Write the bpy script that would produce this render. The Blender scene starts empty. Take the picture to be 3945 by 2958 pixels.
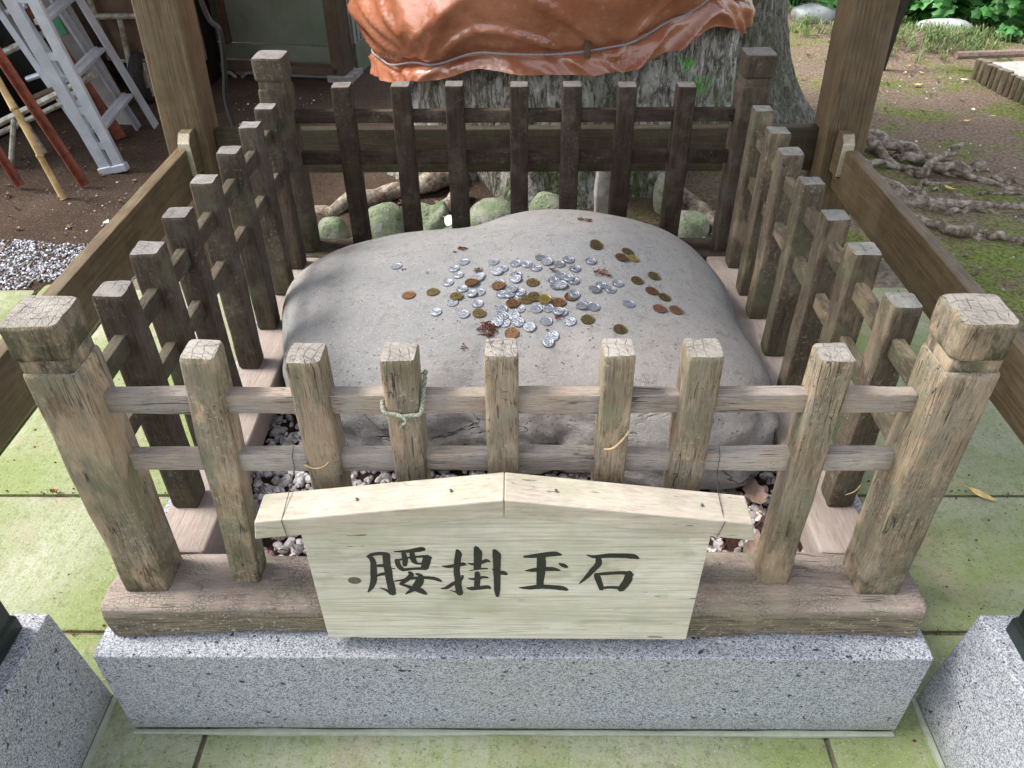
import bpy, math, random
import numpy as np
from mathutils import Vector, Matrix, noise as mn
R=math.radians
SC=bpy.context.scene
# ---------------------------------------------------------------- camera, light
cd=bpy.data.cameras.new('camera'); cam=bpy.data.objects.new('camera',cd); SC.collection.objects.link(cam)
cd.sensor_fit='HORIZONTAL'; cd.sensor_width=36; cd.lens=36*0.77187; cd.clip_start=.05; cd.clip_end=300
PITCH,YAW,ROLL=0.656820,-0.015298,-0.010697
fw=Vector((math.sin(YAW)*math.cos(PITCH),math.cos(YAW)*math.cos(PITCH),-math.sin(PITCH)))
rt=fw.cross(Vector((0,0,1))).normalized(); up=rt.cross(fw)
r2=rt*math.cos(ROLL)+up*math.sin(ROLL); u2=up*math.cos(ROLL)-rt*math.sin(ROLL)
m=Matrix((r2,u2,-fw)).transposed().to_4x4(); m.translation=Vector((0.017429,-0.769695,1.004758))
cam.matrix_world=m; SC.camera=cam
W=bpy.data.worlds.new('World'); SC.world=W; W.use_nodes=True
nt=W.node_tree; bg=nt.nodes['Background']
sky=nt.nodes.new('ShaderNodeTexSky'); sky.sky_type='NISHITA'; sky.sun_disc=False
SUN_EL,SUN_AZ=R(52),R(-84)
sky.sun_elevation=SUN_EL; sky.sun_rotation=SUN_AZ; sky.air_density=1.0; sky.dust_density=2.5; sky.ozone_density=1
hs=nt.nodes.new('ShaderNodeHueSaturation'); hs.inputs['Saturation'].default_value=.38
nt.links.new(sky.outputs[0],hs.inputs['Color']); nt.links.new(hs.outputs[0],bg.inputs[0]); bg.inputs[1].default_value=.125
sd=bpy.data.lights.new('sun','SUN'); sd.energy=1.5; sd.angle=R(17); sd.color=(1,.96,.9)
so=bpy.data.objects.new('sun',sd); SC.collection.objects.link(so)
sv=Vector((math.sin(SUN_AZ)*math.cos(SUN_EL),math.cos(SUN_AZ)*math.cos(SUN_EL),math.sin(SUN_EL)))
so.rotation_euler=sv.to_track_quat('Z','Y').to_euler()
SC.view_settings.view_transform='Standard'; SC.view_settings.look='None'; SC.view_settings.gamma=1
SC.view_settings.use_curve_mapping=False; SC.view_settings.exposure=1.74
SC.render.engine='CYCLES'; SC.cycles.max_bounces=6; SC.cycles.diffuse_bounces=4
# ---------------------------------------------------------------- node helper
class N:
    def __init__(s,name):
        s.m=bpy.data.materials.new(name); s.m.use_nodes=True; s.t=s.m.node_tree; s.b=s.t.nodes['Principled BSDF']
        s.tc=s.t.nodes.new('ShaderNodeTexCoord'); s.oi=s.t.nodes.new('ShaderNodeObjectInfo')
    def n(s,k,**kw):
        o=s.t.nodes.new('ShaderNode'+k)
        for a,b in kw.items(): setattr(o,a,b)
        return o
    def set(s,sock,v):
        if hasattr(v,'is_linked') or isinstance(v,bpy.types.NodeSocket): s.t.links.new(v,sock)
        elif isinstance(v,(tuple,list)) and len(v)==3 and sock.type=='RGBA': sock.default_value=(*v,1)
        else: sock.default_value=v
    def coord(s,scale=(1,1,1),rnd=True,src='Object',rot=(0,0,0)):
        v=s.tc.outputs[src]
        mp=s.n('Mapping'); s.set(mp.inputs['Vector'],v); mp.inputs['Scale'].default_value=scale; mp.inputs['Rotation'].default_value=rot
        if not rnd: return mp.outputs[0]
        c=s.n('VectorMath',operation='SCALE'); cx=s.n('CombineXYZ')
        for i in range(3): s.set(cx.inputs[i],s.oi.outputs['Random'])
        s.set(c.inputs[0],cx.outputs[0]); c.inputs['Scale'].default_value=37.7
        a=s.n('VectorMath',operation='ADD'); s.set(a.inputs[0],mp.outputs[0]); s.set(a.inputs[1],c.outputs[0]); return a.outputs[0]
    def noise(s,v,scale,detail=4,rough=.55,dist=0):
        o=s.n('TexNoise'); s.set(o.inputs['Vector'],v); o.inputs['Scale'].default_value=scale; o.inputs['Detail'].default_value=detail
        o.inputs['Roughness'].default_value=rough; o.inputs['Distortion'].default_value=dist; return o.outputs[0]
    def vor(s,v,scale,feat='F1',out='Distance',rand=1):
        o=s.n('TexVoronoi',feature=feat); s.set(o.inputs['Vector'],v); o.inputs['Scale'].default_value=scale; o.inputs['Randomness'].default_value=rand; return o.outputs[out]
    def wave(s,v,scale,dist,detail=2,dscale=1,kind='RINGS',axis='Z'):
        o=s.n('TexWave',wave_type=kind); s.set(o.inputs['Vector'],v)
        if kind=='RINGS': o.rings_direction=axis
        else: o.bands_direction=axis
        o.inputs['Scale'].default_value=scale;o.inputs['Distortion'].default_value=dist;o.inputs['Detail'].default_value=detail;o.inputs['Detail Scale'].default_value=dscale
        return o.outputs['Fac']
    def ramp(s,f,*st,interp='LINEAR'):
        o=s.n('ValToRGB'); s.set(o.inputs[0],f); e=o.color_ramp.elements; o.color_ramp.interpolation=interp
        while len(e)<len(st): e.new(.5)
        for i,(p,c) in enumerate(st):
            e[i].position=p; e[i].color=(c,c,c,1) if isinstance(c,(int,float)) else (*c,1)
        return o.outputs[0]
    def mix(s,f,a,b,mode='MIX'):
        o=s.n('Mix',data_type='RGBA',blend_type=mode); s.set(o.inputs[0],f); s.set(o.inputs[6],a); s.set(o.inputs[7],b); return o.outputs[2]
    def math(s,op,a,b=0.,c=None):
        o=s.n('Math',operation=op); s.set(o.inputs[0],a); s.set(o.inputs[1],b)
        if c is not None: s.set(o.inputs[2],c)
        return o.outputs[0]
    def sep(s,v):
        o=s.n('SeparateXYZ'); s.set(o.inputs[0],v); return o.outputs
    def bump(s,h,strength=.5,dist=.01,prev=None):
        o=s.n('Bump'); s.set(o.inputs['Height'],h); o.inputs['Strength'].default_value=strength; o.inputs['Distance'].default_value=dist
        if prev is not None: s.set(o.inputs['Normal'],prev)
        return o.outputs[0]
    def done(s,col,rough=.8,nrm=None,metal=0,spec=.3):
        s.set(s.b.inputs['Base Color'],col); s.set(s.b.inputs['Roughness'],rough); s.b.inputs['Metallic'].default_value=metal
        s.b.inputs['Specular IOR Level'].default_value=spec
        if nrm is not None: s.set(s.b.inputs['Normal'],nrm)
        return s.m
def wood(name,axis,c1,c2,grey,greyamt=.5,crack=.5,lichen=.3,moss=.0,endc=(.3,.28,.25),bump=.6,fine=1.0,rough=.85,spots=0.,mossz=0.,figure=0.,lowdark=0.,crackle=0.,warm=0.,stain=0.):
    a=N(name); ai='XYZ'.index(axis)
    sc=[1,1,1]; sc[ai]=.06
    v=a.coord(tuple(sc)); iso=a.coord((1,1,1))
    nz=a.noise(v,420*fine,3,.7,.1); n2=a.noise(v,110*fine,3,.55,.25); big=a.noise(iso,9,4,.6); fib=a.noise(v,900*fine,2,.7)
    fac=a.math('ADD',a.math('ADD',a.math('MULTIPLY',nz,.55),a.math('MULTIPLY',n2,.45)),a.math('MULTIPLY',a.math('SUBTRACT',fib,.5),.35))
    col=a.mix(a.ramp(fac,(.36,0),(.66,1)),c1,c2)
    col=a.mix(a.ramp(a.noise(iso,20,5,.65),(.5-greyamt*.2,0),(.64,.85)),col,grey)
    col=a.mix(a.ramp(big,(.42,.0),(.68,.45)),col,tuple(q*.62 for q in c1))
    st=a.ramp(a.noise(v,520*fine,3,.7,.1),(.34,1),(.44,0)); col=a.mix(a.math('MULTIPLY',st,.65*crack),col,tuple(q*.30 for q in c1))
    ck=a.ramp(a.noise(v,95*fine,2,.4,.25),(.488,0),(.5,1),(.512,0)); ckm=a.ramp(a.noise(iso,11,2),(.53,0),(.6,1)); ck=a.math('MULTIPLY',ck,ckm)
    col=a.mix(a.math('MULTIPLY',ck,.85*crack),col,(.03,.022,.018))
    if lichen>0:
        li=a.math('MULTIPLY',a.ramp(a.noise(iso,120,5,.7),(.56,0),(.66,1)),a.ramp(a.noise(iso,7,3),(.45,0),(.6,1)))
        col=a.mix(a.math('MULTIPLY',li,lichen),col,(.52,.5,.36))
        dk=a.math('MULTIPLY',a.ramp(a.noise(iso,150,4,.7),(.6,0),(.68,1)),a.ramp(a.noise(iso,11,3),(.45,0),(.6,1)))
        col=a.mix(a.math('MULTIPLY',dk,lichen*1.6),col,(.07,.06,.045))
    if moss>0:
        mo=a.ramp(a.noise(iso,10,5,.7),(.54-moss*.15,0),(.66,1)); col=a.mix(a.math('MULTIPLY',mo,min(1,moss*1.2)),col,(.17,.19,.09))
    if mossz>0:
        z=a.sep(a.tc.outputs['Object'])[2]
        mz=a.math('MULTIPLY',a.ramp(z,(0,1),(.16,0)),a.ramp(a.noise(iso,35,5,.7),(.4,0),(.6,1)))
        col=a.mix(a.math('MULTIPLY',mz,mossz),col,(.07,.065,.035))
    if warm>0:
        wv=a.coord(tuple([1 if i!=ai else .35 for i in range(3)])); wp=a.ramp(a.noise(wv,16,5,.65,.4),(.52,0),(.60,1)); col=a.mix(a.math('MULTIPLY',wp,warm),col,a.mix(fac,(.36,.24,.145),(.70,.54,.37)))
        gp=a.ramp(a.noise(wv,24,5,.7,.4),(.56,0),(.63,1)); col=a.mix(a.math('MULTIPLY',gp,warm*.8),col,a.mix(fac,(.10,.085,.06),(.27,.24,.19)))
    if figure>0:
        sf=[1,1,1]; sf[ai]=.022
        fn=a.noise(a.coord(tuple(sf)),62,3,.5,.35); fl=a.ramp(fn,(.30,.9),(.36,0),(.44,.0),(.475,1),(.50,0),(.56,0),(.60,.8),(.63,0)); col=a.mix(a.math('MULTIPLY',fl,figure),col,tuple(q*.55 for q in c1))
    if stain>0:
        sv=a.coord(tuple([1 if i!=ai else .45 for i in range(3)])); s1=a.ramp(a.noise(sv,9,5,.65,.5),(.50,0),(.64,1)); col=a.mix(a.math('MULTIPLY',s1,stain),col,(.40,.41,.27))
        s2=a.ramp(a.noise(sv,17,4,.6,.5),(.60,0),(.68,1)); col=a.mix(a.math('MULTIPLY',s2,stain*.9),col,(.27,.28,.17))
        sf=[1,1,1]; sf[ai]=.14
        s3=a.math('MULTIPLY',a.ramp(a.noise(a.coord(tuple(sf)),130,2,.5),(.70,0),(.73,1)),a.ramp(a.noise(iso,8,2),(.48,0),(.55,1))); col=a.mix(a.math('MULTIPLY',s3,.8),col,(.09,.085,.06))
    if crackle>0:
        sf=[1,1,1]; sf[ai]=.8
        cv=a.vor(a.coord(tuple(sf)),210,'DISTANCE_TO_EDGE'); cm=a.math('MULTIPLY',a.ramp(cv,(.0,1),(.07,0)),a.ramp(a.noise(iso,17,4),(.42,.1),(.58,.8))); col=a.mix(a.math('MULTIPLY',cm,crackle),col,(.06,.045,.04)); ck=a.math('MAXIMUM',ck,a.math('MULTIPLY',cm,.6))
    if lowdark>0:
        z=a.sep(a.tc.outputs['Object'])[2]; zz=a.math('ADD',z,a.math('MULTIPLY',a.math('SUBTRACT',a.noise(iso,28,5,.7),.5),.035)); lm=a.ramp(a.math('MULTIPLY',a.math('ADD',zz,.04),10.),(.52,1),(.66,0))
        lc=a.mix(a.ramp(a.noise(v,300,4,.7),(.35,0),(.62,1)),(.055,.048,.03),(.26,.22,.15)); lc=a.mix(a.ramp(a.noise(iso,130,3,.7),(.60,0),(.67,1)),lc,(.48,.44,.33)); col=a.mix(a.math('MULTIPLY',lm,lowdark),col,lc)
    # end grain
    no=a.sep(a.tc.outputs['Normal'])[ai]; e=a.ramp(a.math('ABSOLUTE',no),(.6,0),(.8,1))
    off=a.n('VectorMath',operation='ADD'); a.set(off.inputs[0],a.tc.outputs['Object']); off.inputs[1].default_value=(.03,.05,.02)
    rg=a.wave(off.outputs[0],42,3.5,3,2.,'RINGS',axis); rl=a.ramp(rg,(.0,.35),(.2,1))
    ec=a.mix(rl,tuple(q*.55 for q in endc),endc); kax='XYZ'[(ai+1)%3]; kb='XYZ'[(ai+2)%3]; vc=a.wave(a.coord((1,1,1)),24,6,3,1.1,'BANDS',kax); vd=a.wave(a.coord((1,1,1)),17,9,3,1.2,'BANDS',kb); ecr=a.math('MULTIPLY',a.math('MAXIMUM',a.ramp(vc,(.0,1),(.028,0)),a.math('MULTIPLY',a.ramp(vd,(.0,1),(.02,0)),.8)),a.ramp(a.noise(iso,45,3),(.42,.25),(.55,1)))
    ec=a.mix(a.math('MULTIPLY',ecr,.65*crack),ec,(.05,.04,.035)); ec=a.mix(a.ramp(a.noise(iso,40,4),(.4,0),(.7,1)),ec,tuple(min(1,q*1.35) for q in endc))
    col=a.mix(e,col,ec)
    tint=a.math('ADD',a.math('MULTIPLY',a.oi.outputs['Random'],.3),.85)
    hv=a.n('HueSaturation'); a.set(hv.inputs['Color'],col); a.set(hv.inputs['Value'],tint); col=hv.outputs[0]
    h=a.math('SUBTRACT',a.math('ADD',a.math('MULTIPLY',fac,1.4),a.math('MULTIPLY',a.noise(iso,300,3),.25)),a.math('MULTIPLY',ck,1.2))
    h=a.math('SUBTRACT',h,a.math('MULTIPLY',a.math('MULTIPLY',ecr,e),.8))
    return a.done(col,rough,a.bump(h,bump,.0028))
M={}
def wm(preset,axis):
    k=preset+axis
    if k in M: return M[k]
    P=dict(
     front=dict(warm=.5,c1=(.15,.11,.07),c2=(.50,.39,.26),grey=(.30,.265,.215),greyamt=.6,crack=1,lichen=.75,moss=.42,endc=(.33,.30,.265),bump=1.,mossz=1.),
     frail=dict(warm=.3,c1=(0.292,0.232,0.189),c2=(0.499,0.421,0.353),grey=(0.378,0.353,0.335),greyamt=.7,crack=1,lichen=.3,moss=.1,endc=(0.301,0.284,0.258),bump=.9),
     ssill=dict(c1=(0.312,0.246,0.213),c2=(0.476,0.394,0.344),grey=(0.377,0.328,0.295),greyamt=.3,crack=.35,lichen=.15,moss=.05,endc=(0.295,0.254,0.213),bump=.5,fine=.6),
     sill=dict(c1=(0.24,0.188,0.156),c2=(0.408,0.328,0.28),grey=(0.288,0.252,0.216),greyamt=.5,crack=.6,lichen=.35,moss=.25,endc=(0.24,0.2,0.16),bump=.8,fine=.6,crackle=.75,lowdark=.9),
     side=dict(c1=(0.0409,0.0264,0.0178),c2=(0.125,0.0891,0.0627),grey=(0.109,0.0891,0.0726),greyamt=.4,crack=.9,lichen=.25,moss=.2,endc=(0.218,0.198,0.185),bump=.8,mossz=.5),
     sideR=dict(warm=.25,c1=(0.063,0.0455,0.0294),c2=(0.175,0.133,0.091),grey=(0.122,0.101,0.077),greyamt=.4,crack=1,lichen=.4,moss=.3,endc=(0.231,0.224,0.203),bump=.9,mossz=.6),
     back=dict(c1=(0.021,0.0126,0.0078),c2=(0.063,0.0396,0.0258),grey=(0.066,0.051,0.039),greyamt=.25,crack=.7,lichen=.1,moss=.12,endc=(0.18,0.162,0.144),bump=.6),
     prail=dict(figure=.5,c1=(0.088,0.06,0.032),c2=(0.192,0.136,0.076),grey=(0.16,0.124,0.076),greyamt=.15,crack=.3,lichen=.0,moss=.0,endc=(0.4,0.36,0.264),bump=.25,fine=.3,rough=.55),
     pav=dict(figure=.6,c1=(0.0936,0.0624,0.0328),c2=(0.203,0.144,0.0858),grey=(0.156,0.121,0.0741),greyamt=.15,crack=.3,lichen=.0,moss=.0,endc=(0.39,0.351,0.257),bump=.25,fine=.3,rough=.6),
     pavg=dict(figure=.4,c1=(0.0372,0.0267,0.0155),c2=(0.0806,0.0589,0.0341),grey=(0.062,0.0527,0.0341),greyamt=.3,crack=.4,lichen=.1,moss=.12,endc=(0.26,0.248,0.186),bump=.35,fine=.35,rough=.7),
     sign=dict(stain=.55,figure=.55,c1=(0.504,0.459,0.369),c2=(0.666,0.621,0.531),grey=(0.594,0.576,0.504),greyamt=.3,crack=.35,lichen=.0,moss=.07,endc=(0.495,0.477,0.342),bump=.15,fine=.55,rough=.7),
     roofp=dict(stain=.30,figure=.22,c1=(0.516,0.43,0.353),c2=(0.722,0.662,0.55),grey=(0.568,0.533,0.413),greyamt=.3,crack=.45,lichen=.15,moss=.12,endc=(0.516,0.482,0.344),bump=.2,fine=.5,rough=.7),
     shed=dict(c1=(.07,.045,.028),c2=(.14,.09,.06),grey=(.1,.08,.06),greyamt=.3,crack=.5,lichen=.0,moss=.1,endc=(.1,.08,.06),bump=.4),
     pole=dict(c1=(.03,.022,.018),c2=(.06,.045,.035),grey=(.05,.04,.03),greyamt=.2,crack=.5,lichen=0,moss=0,endc=(.05,.04,.03),bump=.4),
     edge=dict(c1=(0.08,0.06,0.04),c2=(0.16,0.12,0.08),grey=(0.136,0.112,0.08),greyamt=.4,crack=.8,lichen=.2,moss=.3,endc=(0.2,0.176,0.136),bump=.8),
    )[preset]
    M[k]=wood('wood_'+preset+'_'+axis.lower(),axis,**P); return M[k]
def mk(f): M[f.__name__]=f(N(f.__name__)); return f
@mk
def granite(a):
    v=a.coord((1,1,1)); c=a.vor(v,520,'F1','Color'); s=a.sep(c)[0]
    col=a.ramp(s,(.0,(.06,.06,.07)),(.12,(.15,.16,.19)),(.22,(.22,.235,.265)),(.5,(.33,.345,.38)),(.8,(.50,.515,.555)),interp='LINEAR')
    n=a.noise(v,650,2,.6); col=a.mix(a.ramp(n,(.35,1),(.43,0)),col,(.12,.13,.17))
    dk=a.ramp(a.noise(v,90,2,.5),(.30,1),(.33,0)); col=a.mix(dk,col,(.03,.03,.04))
    col=a.mix(a.ramp(a.noise(v,4,3),(.5,0),(.75,.25)),col,(.38,.33,.25))
    zg=a.sep(a.tc.outputs['Object'])[2]; dm=a.math('MULTIPLY',a.ramp(a.math('ADD',zg,a.math('MULTIPLY',a.noise(v,14,4),.06)),(.03,1),(.085,0)),.55); col=a.mix(dm,col,(.17,.18,.13))
    return a.done(col,.6,a.bump(n,.35,.002),spec=.4)
@mk
def stone(a):
    v=a.coord((1,1,1),rnd=False); n=a.noise(v,3,4,.6); f=a.noise(v,230,5,.75)
    col=a.mix(a.ramp(n,(.35,0),(.65,1)),(.20,.20,.203),(.285,.275,.268))
    col=a.mix(a.ramp(a.noise(v,7,5,.65,.5),(.45,0),(.7,.6)),col,(.21,.225,.225)); col=a.mix(a.ramp(a.noise(v,1.6,3),(.5,0),(.65,.5)),col,(.35,.30,.265)); col=a.mix(a.ramp(a.noise(v,45,6,.75),(.36,.55),(.48,0)),col,(.14,.13,.12))
    col=a.mix(a.ramp(f,(.3,.6),(.48,0)),col,(.16,.145,.13)); col=a.mix(a.ramp(a.noise(v,420,2),(.62,0),(.7,.6)),col,(.6,.58,.56))
    pit=a.math('MULTIPLY',a.ramp(a.vor(v,75),(.10,1),(.17,0)),a.ramp(a.noise(v,12,3),(.44,0),(.56,1))); col=a.mix(a.math('MULTIPLY',pit,.75),col,(.09,.08,.07))
    # one long crack low on the camera side, as on the real boulder, and rougher broken flanks below the worn top
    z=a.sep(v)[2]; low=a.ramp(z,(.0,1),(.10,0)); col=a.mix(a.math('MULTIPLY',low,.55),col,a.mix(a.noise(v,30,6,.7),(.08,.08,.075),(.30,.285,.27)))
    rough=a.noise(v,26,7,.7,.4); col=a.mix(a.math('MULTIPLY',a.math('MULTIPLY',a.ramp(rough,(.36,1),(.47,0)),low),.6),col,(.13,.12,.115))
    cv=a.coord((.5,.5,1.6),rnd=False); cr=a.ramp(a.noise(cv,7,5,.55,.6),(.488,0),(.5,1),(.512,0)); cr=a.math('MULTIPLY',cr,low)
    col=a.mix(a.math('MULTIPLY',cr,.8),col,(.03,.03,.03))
    lines=a.noise(a.coord((.5,2.4,3),rnd=False,rot=(0,0,.5)),14,7,.7,.9)
    h=a.math('ADD',a.math('MULTIPLY',f,.25),a.math('MULTIPLY',lines,.9)); h=a.math('ADD',h,a.math('MULTIPLY',a.math('MULTIPLY',rough,low),2.2)); h=a.math('SUBTRACT',h,a.math('ADD',a.math('MULTIPLY',pit,.8),a.math('MULTIPLY',cr,2.)))
    return a.done(col,.8,a.bump(h,.7,.006),spec=.3)
@mk
def slab(a):
    v=a.coord((1,1,1),src='Object'); n=a.noise(v,3.2,4,.6); f=a.noise(v,160,5,.75)
    col=a.mix(a.ramp(n,(.3,0),(.7,1)),(.27,.285,.19),(.37,.38,.27))
    col=a.mix(a.ramp(a.noise(v,2.2,5,.65,.4),(.40,0),(.58,.95)),col,(.215,.26,.095))
    st=a.noise(a.coord((1,.07,1),rot=(0,0,.6)),100,3,.6); col=a.mix(a.ramp(st,(.5,0),(.7,.5)),col,(.20,.28,.07))
    col=a.mix(a.ramp(a.noise(v,6,6,.7),(.55,0),(.68,.6)),col,(.33,.27,.20))
    gr=a.noise(v,38,7,.8); col=a.mix(a.ramp(gr,(.38,.45),(.50,0)),col,(.13,.16,.05)); col=a.mix(a.ramp(f,(.34,.8),(.45,0)),col,(.09,.10,.05)); col=a.mix(a.ramp(a.noise(v,300,3),(.63,0),(.7,.6)),col,(.55,.55,.42))
    return a.done(col,.75,a.bump(a.math('ADD',a.math('ADD',f,gr),a.math('MULTIPLY',st,.4)),.6,.005))
@mk
def mortar(a):
    v=a.coord(); n=a.noise(v,60,4); return a.done(a.mix(n,(.22,.24,.17),(.42,.44,.37)),.9,a.bump(n,.5,.004))
@mk
def soil(a):
    v=a.coord((1,1,1),rnd=False); n=a.noise(v,2.2,6,.65); f=a.noise(v,70,7,.75)
    col=a.mix(a.ramp(n,(.3,0),(.7,1)),(.06,.04,.028),(.13,.092,.068)); col=a.mix(a.ramp(f,(.35,.85),(.5,0)),col,(.055,.038,.03))
    col=a.mix(a.ramp(a.noise(v,200,2),(.66,0),(.7,.8)),col,(.42,.37,.34))
    x,y,z=a.sep(v)
    # right part of the yard is paler dry clay with patches of moss; left under the added roof stays dark humus
    rx=a.ramp(a.math('MULTIPLY',a.math('ADD',x,1.),.5),(.55,0),(1.,1)); col=a.mix(a.math('MULTIPLY',rx,.75),col,a.mix(a.ramp(f,(.36,0),(.62,1)),(.15,.105,.075),(.44,.335,.25)))
    mo=a.math('MULTIPLY',a.ramp(a.noise(a.coord((1,1.3,1),rnd=False),1.3,7,.72,.5),(.49,0),(.58,1)),rx)
    col=a.mix(a.math('MULTIPLY',mo,.85),col,a.mix(a.ramp(f,(.36,0),(.62,1)),(.06,.075,.022),(.26,.32,.075)))
    dv=a.n('VectorMath',operation='DISTANCE'); a.set(dv.inputs[0],v); dv.inputs[1].default_value=(1.85,1.40,-.31)
    pm=a.math('MULTIPLY',a.ramp(dv.outputs['Value'],(.30,1),(.75,0)),a.ramp(a.noise(v,7,6,.75),(.40,0),(.52,1))); col=a.mix(a.math('MULTIPLY',pm,.9),col,a.mix(a.ramp(f,(.36,0),(.62,1)),(.09,.11,.03),(.33,.42,.10)))
    h=a.math('ADD',f,a.math('MULTIPLY',a.noise(v,18,5,.7),1.)); return a.done(col,.95,a.bump(h,.9,.02),spec=.1)
def barkcol(a,sc,stops,dist):
    v=a.coord((1,1,.30),rnd=False); w=a.noise(v,sc,6,.68,.5); w2=a.noise(v,sc*2.6,5,.7,.4)
    rdg=a.math('SUBTRACT',1.,a.math('MULTIPLY',a.math('ABSOLUTE',a.math('SUBTRACT',w,.5)),5.2)); rdg=a.ramp(rdg,(.25,1),(.95,0))
    brk=a.ramp(a.noise(a.coord((1,1,.9),rnd=False),sc*1.7,4,.6),(.36,.2),(.5,1))
    h=a.math('ADD',a.math('MULTIPLY',a.math('MULTIPLY',rdg,brk),.6),a.math('MULTIPLY',w2,.55)); return h,w,v
@mk
def bark(a):
    h,n,v=barkcol(a,21,None,0)
    col=a.ramp(h,(.20,(.03,.026,.022)),(.29,(.20,.18,.155)),(.42,(.46,.43,.39)),(.62,(.72,.69,.65)))
    z=a.sep(v)[2]; mo=a.math('MULTIPLY',a.ramp(a.noise(a.coord((1,1,.6),rnd=False),4.5,5,.7),(.46,0),(.58,1)),a.ramp(z,(0.06,1),(.16,.0)))
    col=a.mix(a.math('MULTIPLY',mo,.75),col,a.mix(h,(.02,.03,.01),(.22,.30,.09)))
    return a.done(col,.95,a.bump(h,1.,.03),spec=.1)
@mk
def bark_dark(a):
    h,n,v=barkcol(a,26,None,0)
    col=a.ramp(h,(.20,(.03,.027,.024)),(.32,(.17,.155,.135)),(.52,(.40,.375,.34)))
    mo=a.ramp(a.noise(v,2.5,4),(.5,0),(.65,.5)); col=a.mix(mo,col,(.10,.12,.05))
    return a.done(col,.95,a.bump(h,1.,.025),spec=.1)
@mk
def root(a):
    v=a.coord((1,1,1)); n=a.noise(v,26,7,.75,.2); col=a.ramp(n,(.34,(.07,.05,.035)),(.48,(.22,.175,.135)),(.62,(.48,.42,.35)))
    return a.done(col,.95,a.bump(n,.9,.01),spec=.1)
@mk
def tarp(a):
    v=a.coord((1,1,1),rnd=False); n=a.noise(v,6,5,.6); f=a.noise(v,55,4,.6,.4)
    col=a.mix(a.ramp(n,(.35,0),(.7,1)),(.29,.095,.045),(.42,.175,.10)); col=a.mix(a.ramp(a.noise(v,18,5,.7),(.58,0),(.7,.45)),col,(.52,.33,.22))
    r=a.ramp(f,(.3,.12),(.7,.27)); return a.done(col,r,a.bump(a.math('ADD',a.math('MULTIPLY',f,.3),a.noise(v,14,3,.5,1.5)),.2,.02),spec=.9)
@mk
def moss_stone(a):
    v=a.coord(); n=a.noise(v,9,5,.65); f=a.noise(v,120,4,.7)
    col=a.mix(a.ramp(n,(.35,0),(.65,1)),(.15,.20,.11),(.33,.37,.25)); col=a.mix(a.ramp(f,(.35,.6),(.5,0)),col,(.05,.09,.03))
    col=a.mix(a.ramp(a.noise(v,13,6,.75),(.52,0),(.58,.9)),col,a.mix(f,(.20,.19,.17),(.46,.45,.40))); return a.done(col,.95,a.bump(a.math('ADD',f,a.noise(v,30,5,.7)),.9,.008))
@mk
def gravel(a):
    rnd=a.n('NewGeometry').outputs['Random Per Island']; v=a.coord(); n=a.noise(v,140,4,.7)
    col=a.ramp(rnd,(0,(.22,.20,.20)),(.25,(.42,.39,.38)),(.55,(.62,.59,.58)),(.85,(.80,.78,.77)),(1,(.35,.25,.2)))
    col=a.mix(a.ramp(n,(.35,.5),(.5,0)),col,(.2,.17,.16)); return a.done(col,.7,a.bump(n,.3,.002))
@mk
def chips(a):
    rnd=a.n('NewGeometry').outputs['Random Per Island']
    col=a.ramp(rnd,(0,(.10,.09,.09)),(.5,(.26,.26,.28)),(.8,(.42,.44,.49)),(1,(.70,.72,.78))); return a.done(col,.6)
@mk
def humus(a):
    v=a.coord(); n=a.noise(v,90,6,.75); return a.done(a.ramp(n,(.3,(.02,.012,.01)),(.55,(.07,.035,.025)),(.75,(.16,.08,.06))),.95,a.bump(n,1,.01))
def simple(name,c,rough=.6,metal=0,var=.25,scale=40,bump=.1,spec=.3,c2=None):
    a=N(name); v=a.coord(); n=a.noise(v,scale,5,.65); c2=c2 or tuple(q*(1-var*1.6) for q in c)
    M[name]=a.done(a.mix(a.ramp(n,(.35,0),(.65,1)),c2,c),rough,a.bump(n,bump,.003),metal,spec); return M[name]
simple('ink',(.022,.022,.026),.45,var=.3,spec=.5)
simple('aluminium_coin',(.60,.64,.72),.40,1,.3,220,.5)
simple('aluminium_dull',(.36,.38,.42),.45,1,.2,300,.5)
simple('brass_coin',(.24,.19,.09),.45,1,.3,250,.5)
simple('gold_coin',(.52,.41,.16),.32,1,.2,250,.4)
simple('bronze_coin',(.27,.155,.085),.5,1,.3,200,.4)
simple('copper_coin',(.48,.27,.19),.42,1,.3,250,.6)
simple('ladder_metal',(.58,.62,.68),.42,.35,.15,12,.05)
simple('rust_red',(.30,.085,.05),.6,.0,.35,30,.3,c2=(.12,.045,.03))
simple('bamboo',(.70,.50,.24),.5,0,.3,14,.1)
simple('bamboo_node',(.42,.26,.1),.6,0,.3,40,.1)
simple('pipe_white',(.50,.52,.46),.5,.2,.4,35,.3,c2=(.22,.17,.12))
simple('grey_board',(.40,.38,.36),.7,0,.3,5,.1)
simple('green_tape',(.10,.42,.22),.5,0,.1,20,.05)
simple('rubber',(.06,.055,.055),.8,0,.3,60,.3)
simple('dark_cloth',(.015,.013,.012),.9,0,.5,10,.5)
simple('cardboard',(.17,.115,.075),.9,0,.3,12,.2)
simple('hose_black',(.012,.012,.014),.4,0,.3,20,.05,spec=.5)
simple('rope_white',(.36,.35,.37),.6,0,.25,200,.4)
simple('twine_green',(.40,.43,.33),.9,0,.35,300,.8)
simple('wire',(.25,.22,.24),.4,.8,.4,100,.1)
simple('steel_nail',(.22,.22,.25),.4,.9,.3,200,.1)
simple('bronze_sheath',(.030,.045,.042),.42,.5,.4,14,.15,spec=.5)
simple('panel_grey',(.20,.21,.17),.55,0,.18,4,.1,c2=(.12,.15,.085))
simple('corrugated',(.34,.38,.38),.5,.2,.2,6,.05)
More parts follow.
